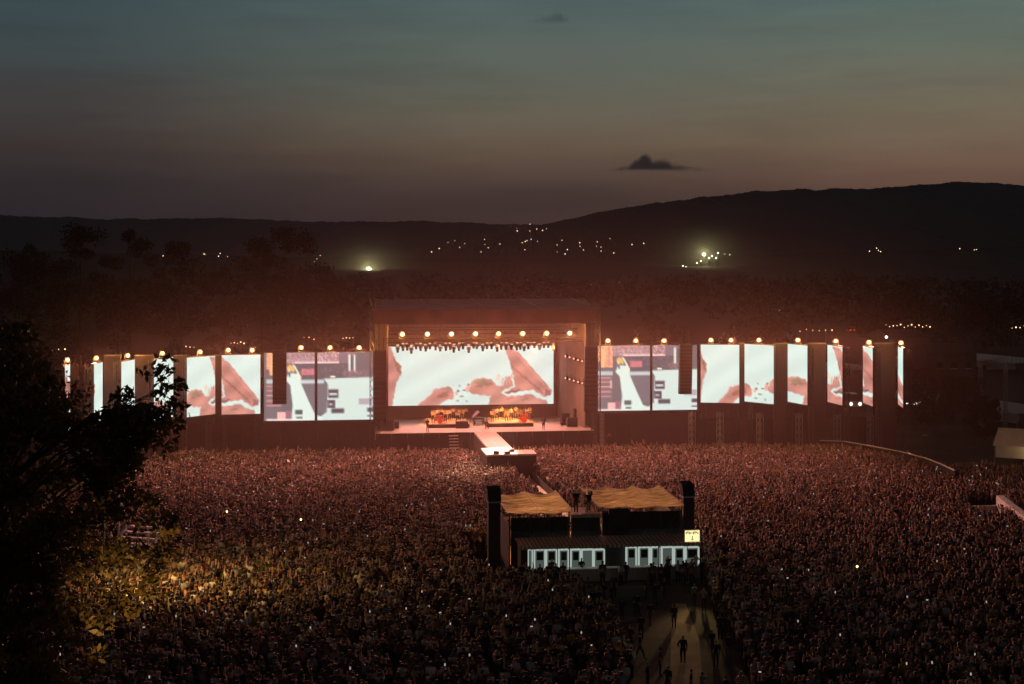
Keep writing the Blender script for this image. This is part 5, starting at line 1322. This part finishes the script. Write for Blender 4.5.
def tent(c, rz, w, l, hw, hr, label, group=None, lit=None):
    t = thing('tent', label, 'tent', c, rz, group)
    rfm = MB(); rfm.hexa([(-w / 2 - .2, -l / 2 - .2, hw), (0, -l / 2 - .2, hr), (0, l / 2 + .2, hr), (-w / 2 - .2, l / 2 + .2, hw), (-w / 2 - .2, -l / 2 - .2, hw + .06), (0, -l / 2 - .2, hr + .06), (0, l / 2 + .2, hr + .06), (-w / 2 - .2, l / 2 + .2, hw + .06)])
    rfm.hexa([(0.003, -l / 2 - .2, hr), (w / 2 + .2, -l / 2 - .2, hw), (w / 2 + .2, l / 2 + .2, hw), (0.003, l / 2 + .2, hr), (0.003, -l / 2 - .2, hr + .06), (w / 2 + .2, -l / 2 - .2, hw + .06), (w / 2 + .2, l / 2 + .2, hw + .06), (0.003, l / 2 + .2, hr + .06)])
    rfm.build('roof', M['white'], t)
    gb = MB(); gb.add([(-w / 2, -l / 2, hw), (w / 2, -l / 2, hw), (0, -l / 2, hr - .02)], [(0, 1, 2)]); gb.build('gable', M['white'], t)
    for sx in (-1, 1):
        for k in range(4):
            y = -l / 2 + l * k / 3; MB().tube((sx * w / 2, y, 0), (sx * w / 2, y, hw), .06, n=6).build('post', M['alu'], t)
        MB().box(sx * w / 2 - .02, sx * w / 2 + .02, -l / 2 + .1, l / 2 - .1, hw * .35, hw - .02).build('side_wall', M['white'], t)
    MB().box(-w / 2 + .1, w / 2 - .1, l / 2 - .06, l / 2 - .02, .02, hw - .02).build('rear_wall', M['white'], t)
    return t
tent((66.2, 173.2, 0), R(-120), 6.4, 13, 2.2, 4.0, 'pale tent roof over warm light at the right picture edge')
light('tent_lamp', 'POINT', (62.6, 170.2, 1.9), (1, .62, .22), 60, None, .15)
light('tent_lamp', 'POINT', (66.0, 168.0, 1.9), (1, .62, .22), 60, None, .15)
for (px, py, Y, w, l, lab) in ((846, 374, 300, 11, 12, 'dim white tent roof beyond the van between slim screens'), (985, 372, 330, 12, 14, 'dim pale tent behind the thin goalpost gantry'), (1015, 376, 320, 8, 10, 'small dim tent right of the thin goalpost gantry'), (915, 398, 240, 5, 6, 'small grey tent beside the thinnest far right screen'), (1018, 425, 215, 7, 9, 'grey tent roof above the glowing tent')):
    g = W(px, py, Y); tent((g.x, Y, 0), .3, w, l, max(2.2, g.z - 1.4), max(3.2, g.z), lab)
def building(px0, px1, yt, Y, dep, label):
    a, b = W(px0, yt, Y), W(px1, yt, Y); c = (a + b) / 2; w = b.x - a.x; h = max(4, c.z)
    t = thing('building', label, 'building', (c.x, Y, 0), .15)
    MB().box(-w / 2, w / 2, 0, dep, .02, h - 1.6).build('wall', M['shed'], t)
    MB().hexa([(-w / 2 - .3, -.3, h - 1.597), (w / 2 + .3, -.3, h - 1.597), (w / 2 + .3, dep + .3, h - 1.597), (-w / 2 - .3, dep + .3, h - 1.597), (-w / 2 + .5, dep * .45, h), (w / 2 - .5, dep * .45, h), (w / 2 - .5, dep * .55, h), (-w / 2 + .5, dep * .55, h)]).build('roof', M['shed'], t)
    for k in range(int(w / 3.2)):
        x = -w / 2 + 1.2 + k * 3.2; wn = MB().box(x, x + 1.3, -.05, -.003, h * .3, h * .3 + 1.3).build('window', M['glass'], t)
        MB().box(x - .08, x + 1.38, -.08, -.053, h * .3 - .1, h * .3 - .003).build('sill', M['white'], wn)
building(888, 932, 331, 330, 14, 'dim grey building with a pitched roof beside the far right screen'); building(930, 978, 345, 300, 12, 'long low building between the far right screen and the goalpost gantry')
# thin truss frame at right
g0 = W(981, 400, 205); tf = thing('gantry', 'thin silver goalpost gantry standing before the dim tents', 'frame', (W(993, 0, 205).x, 205, 0))
w = 25 * 205 / F / 2; hz_ = H - (361 - HY) * 205 / F
for sx in (-1, 1): MB().truss((sx * w, 0, 0), (sx * w, 0, hz_), .4, .04).build('upright', M['alu'], tf)
MB().truss((-w, 0, hz_), (w, 0, hz_), .4, .04).build('crossbar', M['alu'], tf)
g0 = W(893, 340, 186); t = thing('light_mast', 'mast with one white lamp beside the thinnest far right screen', 'lamp', (W(886, 0, 200).x, 200, 0))
zz = H - (337 - HY) * 200 / F; MB().tube((0, 0, 0), (0, 0, zz), .1, n=6).build('pole', M['steel'], t); MB().sphere((0, -.2, zz), .2, 8, 6).build('lamp', M['head'], t)
for (px, py) in ((925, 447), (907, 404), (915, 404.5), (918, 403)):
    g = G(px, py + 6, 0) if py > 430 else W(px, py, 205); t = thing('post_lamp', 'small pale lamp on a short post near the barrier at right', 'lamp', (g.x, g.y, 0), 0, 'small lamps near the right barrier')
    zz = 2.2 if py > 430 else g.z; MB().tube((0, 0, 0), (0, 0, zz), .04, n=5).build('pole', M['steel'], t); MB().box(-.3, .3, -.1, .1, zz, zz + .14).build('lamp', M['counter'] if py > 430 else M['townw'], t)

# lit grandstand stair behind the near tree, with its lamp
g = G(114, 577); stt = thing('lit_stair', 'warm lit stair with pale posts half hidden behind the near tree', 'stair', (g.x, g.y, 0), -.3)
for k in range(9): MB().box(-1.6, 1.6, .55 * k, .55 * k + .5, .35 * k + .2, .35 * k + .32).build('tread', M['wall'], stt)
for sx in (-1.7, 1.7):
    for k in range(5): MB().tube((sx, 1.1 * k, 0), (sx, 1.1 * k, .7 * k + 1.6), .07, n=6).build('post', M['white'], stt)
    MB().hexa([(sx - .05, 0, .1), (sx + .05, 0, .1), (sx + .05, 4.9, 3.2), (sx - .05, 4.9, 3.2), (sx - .05, 0, .4), (sx + .05, 0, .4), (sx + .05, 4.9, 3.5), (sx - .05, 4.9, 3.5)]).build('stringer', M['white'], stt)
lp = G(104, 612); t = thing('work_lamp', 'yellow work lamp on a mast hidden in the leaves of the near tree', 'lamp', (lp.x, lp.y, 0))
MB().tube((0, 0, 0), (0, 0, 9.2), .08, n=6).build('mast', M['steel'], t); MB().box(-.3, .3, -.15, .15, 9.0, 9.4).build('housing', M['black'], t); MB().box(.303, .33, -.13, .13, 9.03, 9.37).build('lens', M['lens'], t)
light('work_lamp_light', 'SPOT', (lp.x + .8, lp.y, 9.2), (1, .58, .17), 5600, (lp.x + 5.5, lp.y + 1.5, 0), .2, 132, 1)
lq = Vector((-7.2, 20, 14.2)); t = thing('leaf_fill_lamp', 'added unseen fill lamp on a mast lighting the near tree leaves', 'lamp', (lq.x, lq.y, 0))  # unseen lamp added to light the near leaves
MB().tube((0, 0, 0), (0, 0, 13.9), .09, .06, 6).build('mast', M['steel'], t); MB().box(-.2, .2, -.12, .12, 13.8, 14.1).build('housing', M['black'], t); MB().box(-.17, .17, .123, .14, 13.83, 14.07).build('lens', M['lens'], t)
light('leaf_fill_light', 'SPOT', (lq.x, lq.y + .3, 13.95), (1, .56, .17), 26000, W(150, 552, 38), .12, 15, .95)

# ------------------------------------------------------------------ render settings
SC.view_settings.view_transform = 'Standard'; SC.view_settings.look = 'None'; SC.view_settings.exposure = 0; SC.view_settings.gamma = 1
try: SC.view_settings.use_curve_mapping = False
except Exception: pass
c = SC.cycles
c.use_denoising = True
try: c.denoiser = 'OPENIMAGEDENOISE'
except Exception: pass
c.max_bounces = 5; c.diffuse_bounces = 2; c.glossy_bounces = 2; c.transmission_bounces = 3; c.volume_bounces = 0; c.transparent_max_bounces = 24
c.sample_clamp_indirect = 4; c.sample_clamp_direct = 0; c.caustics_reflective = False; c.caustics_refractive = False
c.use_light_tree = True
